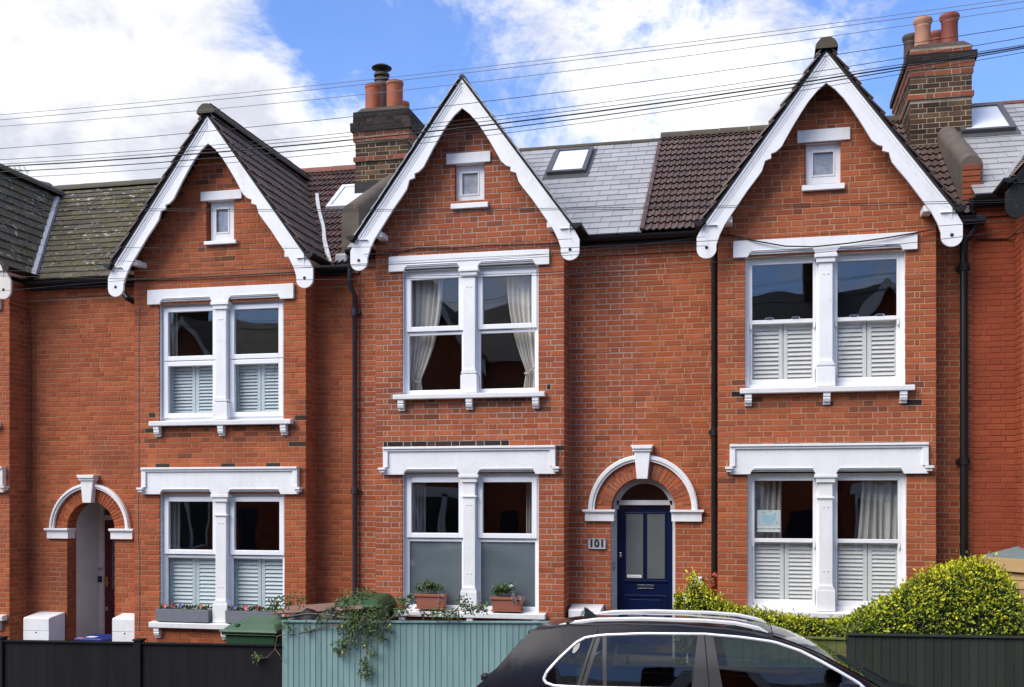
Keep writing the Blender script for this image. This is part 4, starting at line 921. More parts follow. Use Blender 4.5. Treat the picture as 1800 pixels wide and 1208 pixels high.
# service cables clipped to the brickwork
def cable(H, pts, r=.009, m='wire_black'):
    mb = MB(); mb.tube(pts, r, 5, m); mb.build('cable', H.root)
cable(h101, [UP(660, 447, -.02), UP(700, 444, -.02), UP(735, 436, -.03), UP(800, 436, -.03), UP(850, 432, -.03), UP(930, 430, -.03), UP(988, 427, -.03)], .011)
cable(h99, [UP(236, 494, -.02), UP(300, 490, -.03), UP(400, 485, -.03), UP(470, 481, -.03), UP(530, 478, -.03)], .011)
cable(h103, [UP(1264, 413, -.02), UP(1285, 414, -.02), UP(1330, 424, -.08), UP(1380, 433, -.09), UP(1430, 434, -.09), UP(1490, 428, -.09), UP(1560, 418, -.08), UP(1640, 404, -.05)], .009)
cable(h97, [UP(14, 532, -.02), UP(30, 538, .1), UP(50, 545, .36), UP(54, 570, .37), UP(55, 760, .37), UP(54, 865, .37), UP(20, 868, .2), UP(6, 867, -.02)], .005)
cable(h99, [UP(62, 545, .385), UP(62, 740, .385), UP(62, 900, .385), UP(75, 930, .385)], .005, 'brick')
cable(h99, [UP(243, 540, -.012), UP(243, 760, -.012), UP(242, 940, -.012), UP(244, 980, -.012), UP(244, 1110, -.012)], .004, 'wire_grey')
cable(h105, [UP(1715, 421, .38), UP(1770, 420, .38), UP(1785, 412, .3), UP(1800, 408, -.02)], .01)
cable(h101, [UP(1002, 520, .385), UP(1002, 760, .385), UP(1001, 895, .385), UP(1012, 897, .385), UP(1034, 896, .37)], .006, 'mortar_grey')

# shutters behind the glass
def lights(L): xm = L['xm']; return ((L[0] + .05, xm - .1), (xm + .1, L[1] - .05)) if 0 else None
def half(L, k): return ((L[k][0] + .045, L['xm'] - .105), (L['xm'] + .105, L[k][1] - .045))
for a, b in half(L99, 'wU'): shutters(h99, a + .01, b - .01, L99['sU'][2] + .02, L99['tU'] - .015, 'shutter_blue', .047)
for a, b in half(L99, 'wL'): shutters(h99, a - .0, b + .0, L99['sL'][2] + .02, L99['tL'] - .02, 'shutter_blue', .056)
for a, b in half(L103, 'wU'): shutters(h103, a + .005, b - .005, L103['sU'][2] + .03, L103['tU'] + .01, 'shutter_white', .055)
for a, b in half(L103, 'wL'): shutters(h103, a + .005, b - .005, L103['sL'][2] + .03, L103['tL'] + .01, 'shutter_white', .051)

# ---------------------------------------------------------------- curtains, poster
def curtain(label, m, x0, x1, z0, z1, y, side, tie=None, folds=6, amp=.03, group=None, flare=0.0):
    """side: -1 hangs at the left edge of its light, +1 at the right; tie = height of the tie-back"""
    mb = MB(); nu, nv = folds * 8, 26; vs = []; w = x1 - x0
    for j in range(nv + 1):
        t = j / nv; z = z1 + (z0 - z1) * t; k = 1.0
        if tie is not None:
            q = (z1 - z) / (z1 - tie)
            k = 1 - .62 * min(q, 1) ** 2.2 if q <= 1 else .38 + .12 * min(1, (q - 1) * 4)
        k *= 1 + flare * t
        for i in range(nu + 1):
            s_ = i / nu; xx = (x0 + w * k * s_) if side < 0 else (x1 - w * k * s_)
            ph = s_ * folds * 2 * math.pi
            a = amp * (.75 + .25 * math.sin(s_ * 9 + t * 2)) * (1 if k > .6 else .8)
            vs.append((xx + .012 * math.sin(ph * .5 + t * 3) * w, y + a * math.sin(ph + .5 * math.sin(t * 3 + s_ * 7)), z))
    fs = [(j * (nu + 1) + i, j * (nu + 1) + i + 1, (j + 1) * (nu + 1) + i + 1, (j + 1) * (nu + 1) + i) for j in range(nv) for i in range(nu)]
    mb.poly(vs, fs, m); base = ((x0 + x1) / 2, y, z0)
    r = thing('curtain', base, label, 'curtain', group); o = mb.build('cloth', r, smooth=True); sd_ = o.modifiers.new('thickness', 'SOLIDIFY'); sd_.thickness = .004
    if tie is not None:
        t = MB(); xa = x0 if side < 0 else x1; kx = xa + (w * .40 if side < 0 else -w * .40)
        t.tube([(xa + (0 if side < 0 else 0), y - .02, tie + .13), (xa * .6 + kx * .4, y - .055, tie + .02), (xa * .25 + kx * .75, y - .06, tie - .04), (kx, y - .04, tie - .035), (kx, y, tie - .02)], .011, 8, 'curtain_grey'); t.build('tie_back', r, smooth=True)
    return r
a, b = half(L101, 'wU'); zT, zB, zt = L101['lU'][3], L101['sU'][2] + .03, U(826, 665, .25)[1]
CX = lambda x, Y: U(x, 600, Y)[0]
curtain('cream curtain tied back at the left of the upper window above the terracotta troughs', 'curtain_cream', CX(716, .28), CX(778, .28), zB, zT, .28, -1, zt, 6, group='tied back curtains')
curtain('cream curtain tied back at the right of the upper window above the terracotta troughs', 'curtain_cream', CX(890, .28), CX(946, .28), zB, zT, .28, 1, U(826, 655, .25)[1], 6, group='tied back curtains')
curtain('pale net curtain at the left of the ground floor window above frosted glass', 'curtain_grey', CX(722, .5), CX(748, .5), L101['tL'] - .1, L101['lL'][3] + .02, .5, -1, None, 4, .02)
curtain('pale net curtain at the right of the ground floor window above frosted glass', 'curtain_grey', CX(925, .5), CX(940, .5), L101['tL'] - .1, L101['lL'][3] + .02, .5, 1, None, 3, .02)
zt_, zb_ = L103['lL'][3] + .02, L103['tL'] - .02
curtain('striped grey curtain hanging behind the pale poster in the ground floor window', 'curtain_grey', CX(1318, .34), CX(1374, .34), zb_, zt_, .34, -1, None, 5, .045)
curtain('wide grey curtain in the ground floor window beside the hedge mound', 'curtain_grey', CX(1515, .34), CX(1586, .34), zb_, zt_, .34, 1, None, 6, .045, flare=.12)
curtain('pale curtain edge in the upper window beneath the left gable', 'curtain_cream', CX(297, .4), CX(312, .4), L99['tU'] - .1, L99['lU'][3], .4, -1, None, 2, .012)
curtain('pale blind edge in the ground floor window above the grey troughs', 'curtain_cream', CX(297, .4), CX(316, .4), L99['tL'] - .1, L99['lL'][3], .4, -1, None, 2, .012)
p0 = UP(1331, 935, .145); p1 = UP(1372, 897, .145); cx_, cz_ = (p0.x + p1.x) / 2, (p0.z + p1.z) / 2; w_, h_ = p1.x - p0.x, p1.z - p0.z
po = thing('poster', (cx_, .145, p0.z), 'small pale poster with a blue heart globe reading BLACK LIVES MATTER in a window', 'poster')
mb = MB(); mb.box(p0.x, p1.x, .142, .145, p0.z, p1.z, 'paper_white'); mb.build('sheet', po)
mb = MB(); mb.box(p0.x + .004, p1.x - .004, .1405, .142, p0.z + h_ * .27, p1.z - .004, 'shutter_blue'); mb.build('artwork', po)
hc = (cx_, p0.z + h_ * .60); hp = []
for k in range(36):
    t = 2 * math.pi * k / 36; hp.append((hc[0] + w_ * .30 * (.55 * math.sin(t) ** 3 + .45 * math.sin(t)), hc[1] + w_ * .26 * ((13 * math.cos(t) - 5 * math.cos(2 * t) - 2 * math.cos(3 * t) - math.cos(4 * t)) / 16 * .6 + .4 * math.cos(t))))
mb = MB(); mb.prism(hp, .139, .1405, 'paper_blue'); mb.build('globe', po)
for (dx_, dz_, s_) in ((-.06, .08, .03), (.02, .10, .028), (.075, .06, .026), (.10, -.05, .024), (.06, .0, .02)):
    mb = MB(); mb.prism([(hc[0] + dx_ - s_ * .6, hc[1] + dz_), (hc[0] + dx_, hc[1] + dz_ - s_ * .5), (hc[0] + dx_ + s_ * .7, hc[1] + dz_ + s_ * .1), (hc[0] + dx_, hc[1] + dz_ + s_ * .6)], .1385, .139, 'paper_olive'); mb.build('leaf', po)
text_mesh('BLACK LIVES MATTER', .030, 'lettering', po, 'black_print', (cx_, .1395, p0.z + h_ * .14))

# ---------------------------------------------------------------- leaves
def leaf(mb, P, d, n, L, w, m):
    d = d.normalized(); s = d.cross(n)
    if s.length < 1e-3: s = d.cross(Vector((1, 0, 0)))
    s.normalize(); nn = s.cross(d)
    mb.poly([P, P + d * L * .5 + s * w * .5 + nn * w * .15, P + d * L, P + d * L * .5 - s * w * .5 + nn * w * .15], [(0, 1, 2), (0, 2, 3)], m)
def rv(): return Vector((random.gauss(0, 1), random.gauss(0, 1), random.gauss(0, 1))).normalized()
def spray(mb, P, R, n, L, mats, up=.3):
    for _ in range(n):
        q = rv() * R * random.random() ** .5; leaf(mb, P + q, (rv() + Vector((0, 0, up))), rv(), L * random.uniform(.6, 1.2), L * .5 * random.uniform(.7, 1.2), random.choice(mats))
def trough(label, x0, x1, y0, y1, z0, z1, m, name, lip, plants, group):
    r = thing(name, ((x0 + x1) / 2, (y0 + y1) / 2, z0), label, 'planter', group)
    b = MB(); e = .02 if lip else .006; t = .012; p = lambda x, y, z: (x, y, z)
    for (ax, bx, ay, by) in ((x0, x1, y0, y0 + t), (x0, x1, y1 - t, y1)): b.hexa([p(ax + e, ay + e * (.5 if ay == y0 else -.5), z0), p(bx - e, ay + e * (.5 if ay == y0 else -.5), z0), p(bx - e, by + e * (.5 if ay == y0 else -.5), z0), p(ax + e, by + e * (.5 if ay == y0 else -.5), z0), p(ax, ay, z1), p(bx, ay, z1), p(bx, by, z1), p(ax, by, z1)], m)
    for (ax, bx, s_) in ((x0, x0 + t, 1), (x1 - t, x1, -1)): b.hexa([p(ax + e * s_, y0 + t, z0), p(bx + e * s_, y0 + t, z0), p(bx + e * s_, y1 - t, z0), p(ax + e * s_, y1 - t, z0), p(ax, y0 + t, z1), p(bx, y0 + t, z1), p(bx, y1 - t, z1), p(ax, y1 - t, z1)], m)
    b.build('trough', r, bevel=.004)
    if lip:
        b = MB(); b.ring(x0 - .012, x1 + .012, y0 - .012, y0 + .006, z1 - .035, z1 + .002, .012, m); b.box(x0 - .012, x1 + .012, y0 - .014, y0 - .002, z1 - .03, z1 + .003, m); b.build('rim', r, bevel=.004)
        b = MB(); b.box(x0 + .0, x1 - .0, y0 - .02, y1 + .01, z0 - .022, z0 - .004, m); b.build('saucer', r, bevel=.005)
    b = MB(); b.box(x0 + .02, x1 - .02, y0 + .015, y1 - .015, z0 + .01, z1 - .012, 'soil'); b.build('soil', r)
    plants(r, x0, x1, (y0 + y1) / 2, z1)
    return r
def pansies(seed, cols):
    def f(r, x0, x1, y, z):
        rnd = random.Random(seed); b = MB()
        for _ in range(110): leaf(b, Vector((rnd.uniform(x0 + .03, x1 - .03), y + rnd.uniform(-.06, .06), z - .01 + rnd.random() * .035)), Vector((rnd.gauss(0, .5), rnd.gauss(0, .5), 1)), rv(), .06, .03, rnd.choice(['leaf_green', 'leaf_dark', 'leaf_olive']))
        b.build('foliage', r)
        for fx, m in cols:
            c = Vector((x0 + (x1 - x0) * fx, y - .05, z + .05)); b = MB()
            for k in range(5):
                a = 2 * math.pi * k / 5; d = Vector((math.cos(a), -.25, math.sin(a))); s_ = Vector((-math.sin(a), 0, math.cos(a)))
                b.poly([c, c + d * .018 + s_ * .016, c + d * .036, c + d * .018 - s_ * .016], [(0, 1, 2, 3)], m)
            b.build('flower', r)
    return f
def shrubs(seed, silver):
    def f(r, x0, x1, y, z):
        b = MB(); w = x1 - x0
        for k in range(9):
            P = Vector((x0 + w * random.uniform(.15, .75), y, z)); h = random.uniform(.05, .13); q = P + Vector((random.uniform(-.05, .05), random.uniform(-.04, .04), h)); b.tube([P, q], .003, 4, 'bark'); spray(b, q, .06, 42, .045, ['leaf_dark', 'leaf_olive', 'leaf_olive', 'leaf_dark'] if not silver else ['leaf_olive', 'leaf_dark', 'leaf_green'])
        b.build('foliage', r)
        b = MB(); c = Vector((x0 + w * (.42 if not silver else .65), y - .05, z + .13 + (.02 if silver else 0)))
        for k in range(6):
            a = k * 1.047; d = Vector((math.cos(a), -.3, math.sin(a))); s_ = Vector((-math.sin(a), 0, math.cos(a))); b.poly([c, c + d * .012 + s_ * .012, c + d * .026, c + d * .012 - s_ * .012], [(0, 1, 2, 3)], 'petal_white')
        b.build('flower', r)
        b = MB()
        for k in range(8 if silver else 3):
            P = Vector((x0 + w * (random.uniform(.55, .98) if silver else random.uniform(.75, 1.0)), y - .05, z)); q = P + Vector((random.uniform(-.03, .09), -.05, random.uniform(-.10, .10))); b.tube([P, (P + q) / 2 + Vector((0, 0, .04)), q], .003, 4, 'leaf_silver'); spray(b, q, .04, 16, .022, ['leaf_silver'])
        b.build('trailing_foliage', r)
    return f
zs = lambda L: L['sL'][2] + .004
def tx(x): return U(x, 1080, -.06)[0]
z0_ = zs(L99)
trough('grey trough of pansies on the sill, clear of the green bin', tx(276), tx(369), -.105, .04, z0_, z0_ + .175, 'trough_grey', 'planter', False, pansies(3, [(.17, 'petal_pink'), (.33, 'petal_red'), (.46, 'petal_violet'), (.86, 'petal_orange')]), 'window sill planters')
trough('grey trough with red and pink pansies partly hidden by the green bin lid', tx(398), tx(491), -.105, .04, z0_, z0_ + .175, 'trough_grey', 'planter', False, pansies(5, [(.18, 'petal_violet'), (.38, 'petal_pink'), (.39, 'petal_pink'), (.58, 'petal_red'), (.60, 'petal_red')]), 'window sill planters')
z0_ = zs(L101) + .03
trough('terracotta trough with dark sparse leaves and one white flower on the sill', tx(731), tx(783), -.10, .05, z0_ + .01, z0_ + .185, 'terracotta', 'planter', True, shrubs(1, False), 'window sill planters')
trough('terracotta trough trailing silvery leaves and a white flower on the sill', tx(864), tx(918), -.10, .05, z0_, z0_ + .165, 'terracotta', 'planter', True, shrubs(2, True), 'window sill planters')

# ---------------------------------------------------------------- meter boxes and small things by the doors
def meter_box(label, x0, x1, ytop, Y0, Y1, zb):
    X0, X1 = U(x0, ytop, Y0)[0], U(x1, ytop, Y0)[0]; zt = U((x0 + x1) / 2, ytop, Y0)[1]
    r = thing('meter_box', ((X0 + X1) / 2, (Y0 + Y1) / 2, zb), label, 'meter box', 'white meter boxes against the brick')
    b = MB(); b.prismx([(Y0, zb), (Y0, zt - .02), (Y1, zt + .03), (Y1, zb)], X0, X1, 'box_white'); b.build('body', r, bevel=.008)
    h = zt - zb; d = MB(); d.box(X0 + .004, X1 - .004, Y0 - .012, Y0 - .001, zt - .21, zt - .03, 'box_white'); d.box(X0 + .004, X1 - .004, Y0 - .012, Y0 - .001, zb, zt - .217, 'box_white'); q = d.build('door', r, bevel=.003)
    k = MB(); k.tube([((X0 + X1) / 2, Y0 - .016, zt - .235), ((X0 + X1) / 2, Y0 - .008, zt - .235)], .011, 10, 'black_print'); k.build('lock', q)
meter_box('white meter box left of the arched porch with the crimson door', 41.5, 87, 1083.5, .02, .385, .36)
meter_box('white meter box right of the arched porch with the crimson door', 197.5, 243, 1085, .12, .385, .36)
meter_box('white meter box between the terracotta troughs and the navy door', 999, 1056, 1069.5, .08, .385, .56)
meter_box('white meter box behind the tip of the golden hedge', 1201, 1238, 1051, .15, .385, .56)
c = UP(1228, 1022, .36); r = thing('vent_cover', c, 'small white square vent cover on brick above the golden hedge tip', 'vent')
mb = MB(); mb.box(c.x - .05, c.x + .045, .36, .394, c.z - .06, c.z + .06, 'box_white'); v_ = mb.build('plate', r, bevel=.005)
for k in range(4): mb = MB(); mb.box(c.x - .04, c.x + .035, .352, .361, c.z - .042 + k * .024, c.z - .030 + k * .024, 'box_white'); mb.build('louvre', v_)
a = UP(160, 1127, -.1); b_ = UP(195, 1115, .6); r = thing('recycling_box', (a.x, .1, .42), 'blue recycling box with lid standing in the arched porch', 'box')
mb = MB(); X0, X1 = U(150, 1120, .25)[0], U(196, 1120, .25)[0]; zt = U(170, 1119, .3)[1]
mb.hexa([(X0 + .03, .02, .42), (X1 - .03, .02, .42), (X1 - .03, .5, .42), (X0 + .03, .5, .42), (X0, 0, zt - .03), (X1, 0, zt - .03), (X1, .52, zt - .03), (X0, .52, zt - .03)], 'crate_blue'); mb.build('body', r, bevel=.012)
mb = MB(); mb.box(X0 - .01, X1 + .01, -.01, .53, zt - .03, zt + .012, 'crate_blue'); lid = mb.build('lid', r, bevel=.012)
mb = MB(); mb.box(X0 + .1, X0 + .24, .1, .22, zt + .0125, zt + .0145, 'paper_white'); mb.box(X0 + .03, X0 + .12, .0, .06, zt + .0125, zt + .0145, 'petal_orange'); mb.build('sticker', lid)

# ---------------------------------------------------------------- fences
FY = -1.6
def fence(name, label, x0, x1, zt0, zt1, pitch, m, posts, post_h=.03, cap=True, zb=.13, y=FY, postm=None, dep=.015):
    r = thing(name, ((x0 + x1) / 2, y, zb), label, 'fence'); n = int(round((x1 - x0) / pitch)); p = (x1 - x0) / n
    zt = lambda x: zt0 + (zt1 - zt0) * (x - x0) / (x1 - x0)
    for i in range(n):
        a, b = x0 + i * p, x0 + (i + 1) * p; j = random.uniform(-.004, .004); B = MB(); z = zt((a + b) / 2) - (.022 if cap else 0) + (random.uniform(-.004, .004) if not cap else 0)
        B.poly([(a - .004, y - .008, zb), (b, y - dep + j * dep * 25, zb), (b, y, zb), (a - .004, y - .002, zb), (a - .004, y - .008, z), (b, y - dep + j * dep * 25, z), (b, y, z), (a + .001, y - .004, z)], [(0, 3, 2, 1), (4, 5, 6, 7), (0, 1, 5, 4), (1, 2, 6, 5), (2, 3, 7, 6), (3, 0, 4, 7)], m); B.build('plank', r)
    if cap: B = MB(); B.hexa([(x0, y - .04, zt0 - .022), (x1, y - .04, zt1 - .022), (x1, y + .03, zt1 - .022), (x0, y + .03, zt0 - .022), (x0, y - .04, zt0), (x1, y - .04, zt1), (x1, y + .03, zt1), (x0, y + .03, zt0)], m); B.build('capping_rail', r, bevel=.004)
    for zz in (.25, .75): B = MB(); B.box(x0, x1, y + .002, y + .05, zb + (zt0 - zb) * zz - .03, zb + (zt0 - zb) * zz + .03, m); B.build('rail', r)
    for px in posts:
        B = MB(); B.box(px - .05, px + .05, y - .045, y + .06, zb - .02, zt(px) + post_h, postm or m); q = B.build('post', r, bevel=.006)
        B = MB(); B.box(px - .062, px + .062, y - .06, y + .075, zt(px) + post_h, zt(px) + post_h + .02, postm or m); B.build('post_cap', q, bevel=.004)
    return r
XB, XT = U(0, 1125, FY)[0] - 1.2, U(497, 1100, FY)[0]
fence('black_fence', 'low black painted board fence in front of the porch and green bin', XB, XT - .01, .87, .945, .125, 'black_wood', [U(244, 1125, FY)[0], U(2, 1125, FY)[0]], .02, dep=.009)
XE = U(1020, 1090, FY)[0]
fence('teal_fence', 'pale teal board fence beneath the terracotta troughs, behind the dark car', XT, XE, 1.243, 1.325, .072, 'teal_wood', [], 0)
c = UP(1028, 1075, FY); r = thing('gate_post', (c.x, FY, .13), 'pale teal gate post with pointed top standing behind the car roof', 'post')
mb = MB(); zt = U(1028, 1071, FY)[1]; mb.prism([(c.x - .055, .13), (c.x + .055, .13), (c.x + .055, zt - .10), (c.x + .03, zt - .015), (c.x, zt), (c.x - .03, zt - .015), (c.x - .055, zt - .10)], FY - .05, FY + .05, 'teal_wood'); mb.build('shaft', r, bevel=.006)
XG0, XG1 = U(1488, 1116, FY)[0], U(1830, 1118, FY)[0]
fence('dark_green_fence', 'dark grey green board fence below the large rounded hedge mound', XG0, XG1, U(1488, 1113, FY)[1], U(1830, 1119, FY)[1], .09, 'green_wood', [], 0)
fence('mossy_fence', 'low mossy yellow green fence between the car and the dark fence', -.72, XG0 - .01, U(1430, 1119, FY)[1], U(1488, 1121, FY)[1], .10, 'mossy_wood', [], 0)

# ---------------------------------------------------------------- hedges
def hedge(label, prof, zb, yc, dep, n, gold, zlow=None, gap=None):
    """prof: (X, top z) along the hedge; cross-section is a rounded hump"""
    x0, x1 = prof[0][0], prof[-1][0]
    def top(x):
        for (a, za), (b, zb_) in zip(prof, prof[1:]):
            if a <= x <= b: return za + (zb_ - za) * (x - a) / (b - a)
        return prof[0][1] if x < x0 else prof[-1][1]
    r = thing('hedge', ((x0 + x1) / 2, yc, zb), label, 'hedge')
    core = MB(); K = 10; xs = [x0 + (x1 - x0) * i / 24 for i in range(25)]; vs = []
    for x in xs:
        h = max(.04, top(x) - zb) * .86
        for k in range(K + 1):
            a = math.pi * k / K; vs.append((x, yc - dep * .78 * math.cos(a), zb + h * math.sin(a) ** .6))
    core.poly(vs, [(i * (K + 1) + k, i * (K + 1) + k + 1, (i + 1) * (K + 1) + k + 1, (i + 1) * (K + 1) + k) for i in range(24) for k in range(K)] + [tuple(range(K + 1)), tuple(range(24 * (K + 1), 25 * (K + 1)))], 'hedge_core'); core.build('dark_core', r)  # solid dark core added inside the leaf shell to block light
    lf = MB(); made = 0; top_h = max(z for _, z in prof) - zb
    while made < n:
        x = random.uniform(x0, x1); h = top(x) - zb
        if random.random() > (h + .3) / 1.2: continue
        a = math.pi * random.random(); q = random.uniform(.78, 1.03); sh = .05 * math.sin(x * 11) * math.sin(a * 5 + x * 3) + .03 * math.sin(x * 27 + a * 11)
        if random.random() < .035: q += random.uniform(.03, .16) * (1 if math.sin(a) > .5 else .4)
        c_, s_ = math.cos(a), math.sin(a) ** .6; cl = .5 + .5 * math.sin(x * 17 + 3 * math.sin(a * 9)) * math.sin(a * 13 + x * 5)
        if cl < .22 and q > .9 and random.random() < .65: continue
        if s_ * h < .16 and random.random() < .35: continue
        P = Vector((x + random.uniform(-.02, .02), yc - dep * (q + sh) * c_, zb + h * (q + sh) * s_)); nrm = Vector((random.gauss(0, .35), -c_ * .9, s_ * .8)).normalized()
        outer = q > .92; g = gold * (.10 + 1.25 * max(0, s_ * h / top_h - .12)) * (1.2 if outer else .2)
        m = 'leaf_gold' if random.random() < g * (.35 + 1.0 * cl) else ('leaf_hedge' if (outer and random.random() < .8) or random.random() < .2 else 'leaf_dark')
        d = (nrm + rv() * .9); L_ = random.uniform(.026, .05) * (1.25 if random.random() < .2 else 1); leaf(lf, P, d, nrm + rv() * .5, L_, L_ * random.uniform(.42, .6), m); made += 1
    tw = MB()
    for _ in range(int(40 * (x1 - x0))):
        x = random.uniform(x0, x1); h = top(x) - zb; p0 = Vector((x, yc - dep * random.uniform(.4, .85), zb)); tw.tube([p0, p0 + Vector((random.uniform(-.1, .1), -dep * .15, min(h, .35) * random.uniform(.5, .95)))], .004, 4, 'bark')
    tw.build('twigs', r)
    lf.build('leaves', r, kind='stuff')
    return r
HX = lambda pts, Y: [U(x, y, Y) for x, y in pts]
pr = HX([(1207, 1040), (1212, 1012), (1222, 1014), (1236, 1030), (1252, 1045), (1270, 1057), (1300, 1068), (1340, 1075), (1390, 1083), (1440, 1090), (1478, 1094)], -1.15)
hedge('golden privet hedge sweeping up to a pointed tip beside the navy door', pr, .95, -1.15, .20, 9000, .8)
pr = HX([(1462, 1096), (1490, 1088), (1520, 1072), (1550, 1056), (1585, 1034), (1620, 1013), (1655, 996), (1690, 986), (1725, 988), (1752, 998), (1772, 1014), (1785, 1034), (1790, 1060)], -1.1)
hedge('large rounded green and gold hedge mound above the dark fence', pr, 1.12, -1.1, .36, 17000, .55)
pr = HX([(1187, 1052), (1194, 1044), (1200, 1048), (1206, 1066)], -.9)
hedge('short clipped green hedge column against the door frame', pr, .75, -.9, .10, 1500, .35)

# red-leaved shrub by the downpipe
c = UP(1268, 1045, .15); r = thing('red_shrub', (c.x, .15, .62), 'small red leaved shrub at the foot of the black downpipe', 'shrub')
st = MB(); lf = MB()
for k in range(9):
    q = UP(random.uniform(1250, 1284), random.uniform(1017, 1048), .15) + Vector((0, random.uniform(-.08, .08), 0)); st.tube([Vector((c.x, .15, .62)), (Vector((c.x, .15, .7)) + q) / 2, q], .004, 4, 'bark'); spray(lf, q, .075, 40, .06, ['leaf_red'] * 5 + ['leaf_dark'], .1)
st.build('stems', r); lf.build('foliage', r)

# ---------------------------------------------------------------- timber bin store beyond the hedge
r = thing('bin_store', (3.3, -.9, .62), 'new timber bin store with felt roof at the edge beside the hedge', 'shed')
zt = U(1740, 978, -.55)[1]; xl_ = U(1735, 978, -.55)[0]; dirv = Vector((.80, -.60, 0)).normalized(); o_ = Vector((xl_, -.55, 0)); nrm = Vector((-.60, -.80, 0)).normalized()
def bs(u, d, z): return o_ + dirv * u + nrm * d + Vector((0, 0, z))
k = 0; zz = .62
while zz < zt - .16:
    b = MB(); b.hexa([bs(0, .0, zz), bs(1.1, .0, zz), bs(1.1, -.02, zz), bs(0, -.02, zz), bs(0, -.012, zz + .098), bs(1.1, -.012, zz + .098), bs(1.1, -.02, zz + .098), bs(0, -.02, zz + .098)], 'raw_timber'); b.build('plank', r); zz += .1; k += 1
b = MB(); b.hexa([bs(-.05, .05, zt - .15), bs(1.2, .05, zt - .19), bs(1.2, .025, zt - .19), bs(-.05, .025, zt - .15), bs(-.05, .05, zt + .0), bs(1.2, .05, zt - .04), bs(1.2, .025, zt - .04), bs(-.05, .025, zt)], 'raw_timber'); b.build('fascia_board', r, bevel=.004)
b = MB(); b.hexa([bs(-.05, .045, zt - .03), bs(1.2, .045, zt - .07), bs(1.2, -.9, zt - .02), bs(-.05, -.9, zt + .05), bs(-.05, .045, zt + .008), bs(1.2, .045, zt - .03), bs(1.2, -.9, zt + .02), bs(-.05, -.9, zt + .09)], 'grey_felt'); b.build('felt_roof', r)
b = MB(); b.hexa([bs(0, -.02, .62), bs(1.1, -.02, .62), bs(1.1, -.9, .62), bs(0, -.9, .62), bs(0, -.02, zt - .1), bs(1.1, -.02, zt - .1), bs(1.1, -.9, zt - .05), bs(0, -.9, zt - .05)], 'raw_timber'); b.build('carcass', r)

# ---------------------------------------------------------------- bins and clutter behind the fences
def wheelie(label, x0, x1, y0, y1, zb, zt, m, m2):
    r = thing('wheelie_bin', ((x0 + x1) / 2, (y0 + y1) / 2, zb), label, 'bin'); e = .06
    b = MB(); b.hexa([(x0 + e, y0 + e, zb + .03), (x1 - e, y0 + e, zb + .03), (x1 - e, y1 - e, zb + .03), (x0 + e, y1 - e, zb + .03), (x0 + .02, y0 + .02, zt - .12), (x1 - .02, y0 + .02, zt - .12), (x1 - .02, y1 - .02, zt - .12), (x0 + .02, y0 + (y1 - y0) - .02, zt - .12)], m2); b.build('body', r, bevel=.02)
    b = MB(); b.ring(x0 - .01, x1 + .01, y0 - .015, y0 + .02, zt - .15, zt - .10, .02, m); b.box(x0 - .01, x1 + .01, y0 - .01, y1 + .02, zt - .13, zt - .095, m); b.build('rim', r, bevel=.012)
    b = MB(); b.hexa([(x0 - .02, y0 - .03, zt - .095), (x1 + .02, y0 - .03, zt - .095), (x1 + .02, y1 + .02, zt - .095), (x0 - .02, y1 + .02, zt - .095), (x0 + .07, y0 + .10, zt - .012), (x1 - .07, y0 + .10, zt - .012), (x1 - .05, y1 - .03, zt + .03), (x0 + .05, y1 - .03, zt + .03)], m); lid = b.build('lid', r, bevel=.025)
    b = MB(); b.box(x0 - .03, x1 + .03, y0 - .045, y0 - .01, zt - .115, zt - .085, m); b.build('lid_lip', lid, bevel=.012)
    b = MB(); b.lathe(((x0 + x1) / 2 - .2, y0 + .07, zt - .035), [(.04, 0), (.035, .022), (.0, .03)], 10, m2); b.build('vent_knob', lid)
    b = MB(); b.tube([(x0 + .05, y1 + .05, zt - .06), (x1 - .05, y1 + .05, zt - .06)], .018, 8, m2); b.build('handle', r)
    for xx in (x0 + .02, x1 - .06): b = MB(); b.tube([(xx, y1 - .03, zb + .09), (xx + .04, y1 - .03, zb + .09)], .09, 14, 'tyre'); b.build('wheel', r)
    return r
a = UP(395, 1100, -1.1); b_ = UP(494, 1100, -1.1)
wheelie('green wheelie bin with closed lid showing over the black fence', a.x + .02, b_.x - .02, -1.2, -.5, .36, U(445, 1092, -.9)[1], 'bin_green', 'bin_dark')
a = UP(598, 1060, -.5); b_ = UP(672, 1060, -.5)
wheelie('dark green wheelie bin at the foot of the grey downpipe', a.x, b_.x, -.6, .0, .42, U(636, 1050, -.4)[1], 'bin_dark', 'bin_dark')
z1_ = U(560, 1064, -.7)[1]
r = thing('rusty_board', (-5.2, -.7, z1_ - .15), 'weathered rusty brown board lying across behind the teal fence', 'board')
mb = MB(); P = [UP(478, 1077, -.75), UP(640, 1068, -.8), UP(632, 1056, -.25), UP(505, 1066, -.25)]; mb.poly([*P, *[p - Vector((0, 0, .03)) for p in P]], [(0, 1, 2, 3), (0, 4, 5, 1), (1, 5, 6, 2), (2, 6, 7, 3), (3, 7, 4, 0), (4, 7, 6, 5)], 'rust_board'); mb.build('sheet', r, bevel=.006)
for (ax, ay, bx, by) in ((482, 1078.5, 640, 1069.5), (505, 1067.5, 633, 1057.5)):
    mb = MB(); mb.tube([UP(ax, ay, -.76 if ay > 1068.5 else -.25), UP(bx, by, -.8 if ay > 1068.5 else -.25)], .014, 6, 'rust_board'); mb.build('edge_batten', r)
r = thing('black_tarp', (-5.1, -1.2, .9), 'crumpled black plastic sheet lying on top behind the teal fence', 'tarp')
mb = MB(); nx, ny = 26, 10; vs = []
pa, pb = UP(503, 1082, -1.45), UP(612, 1080, -1.45)
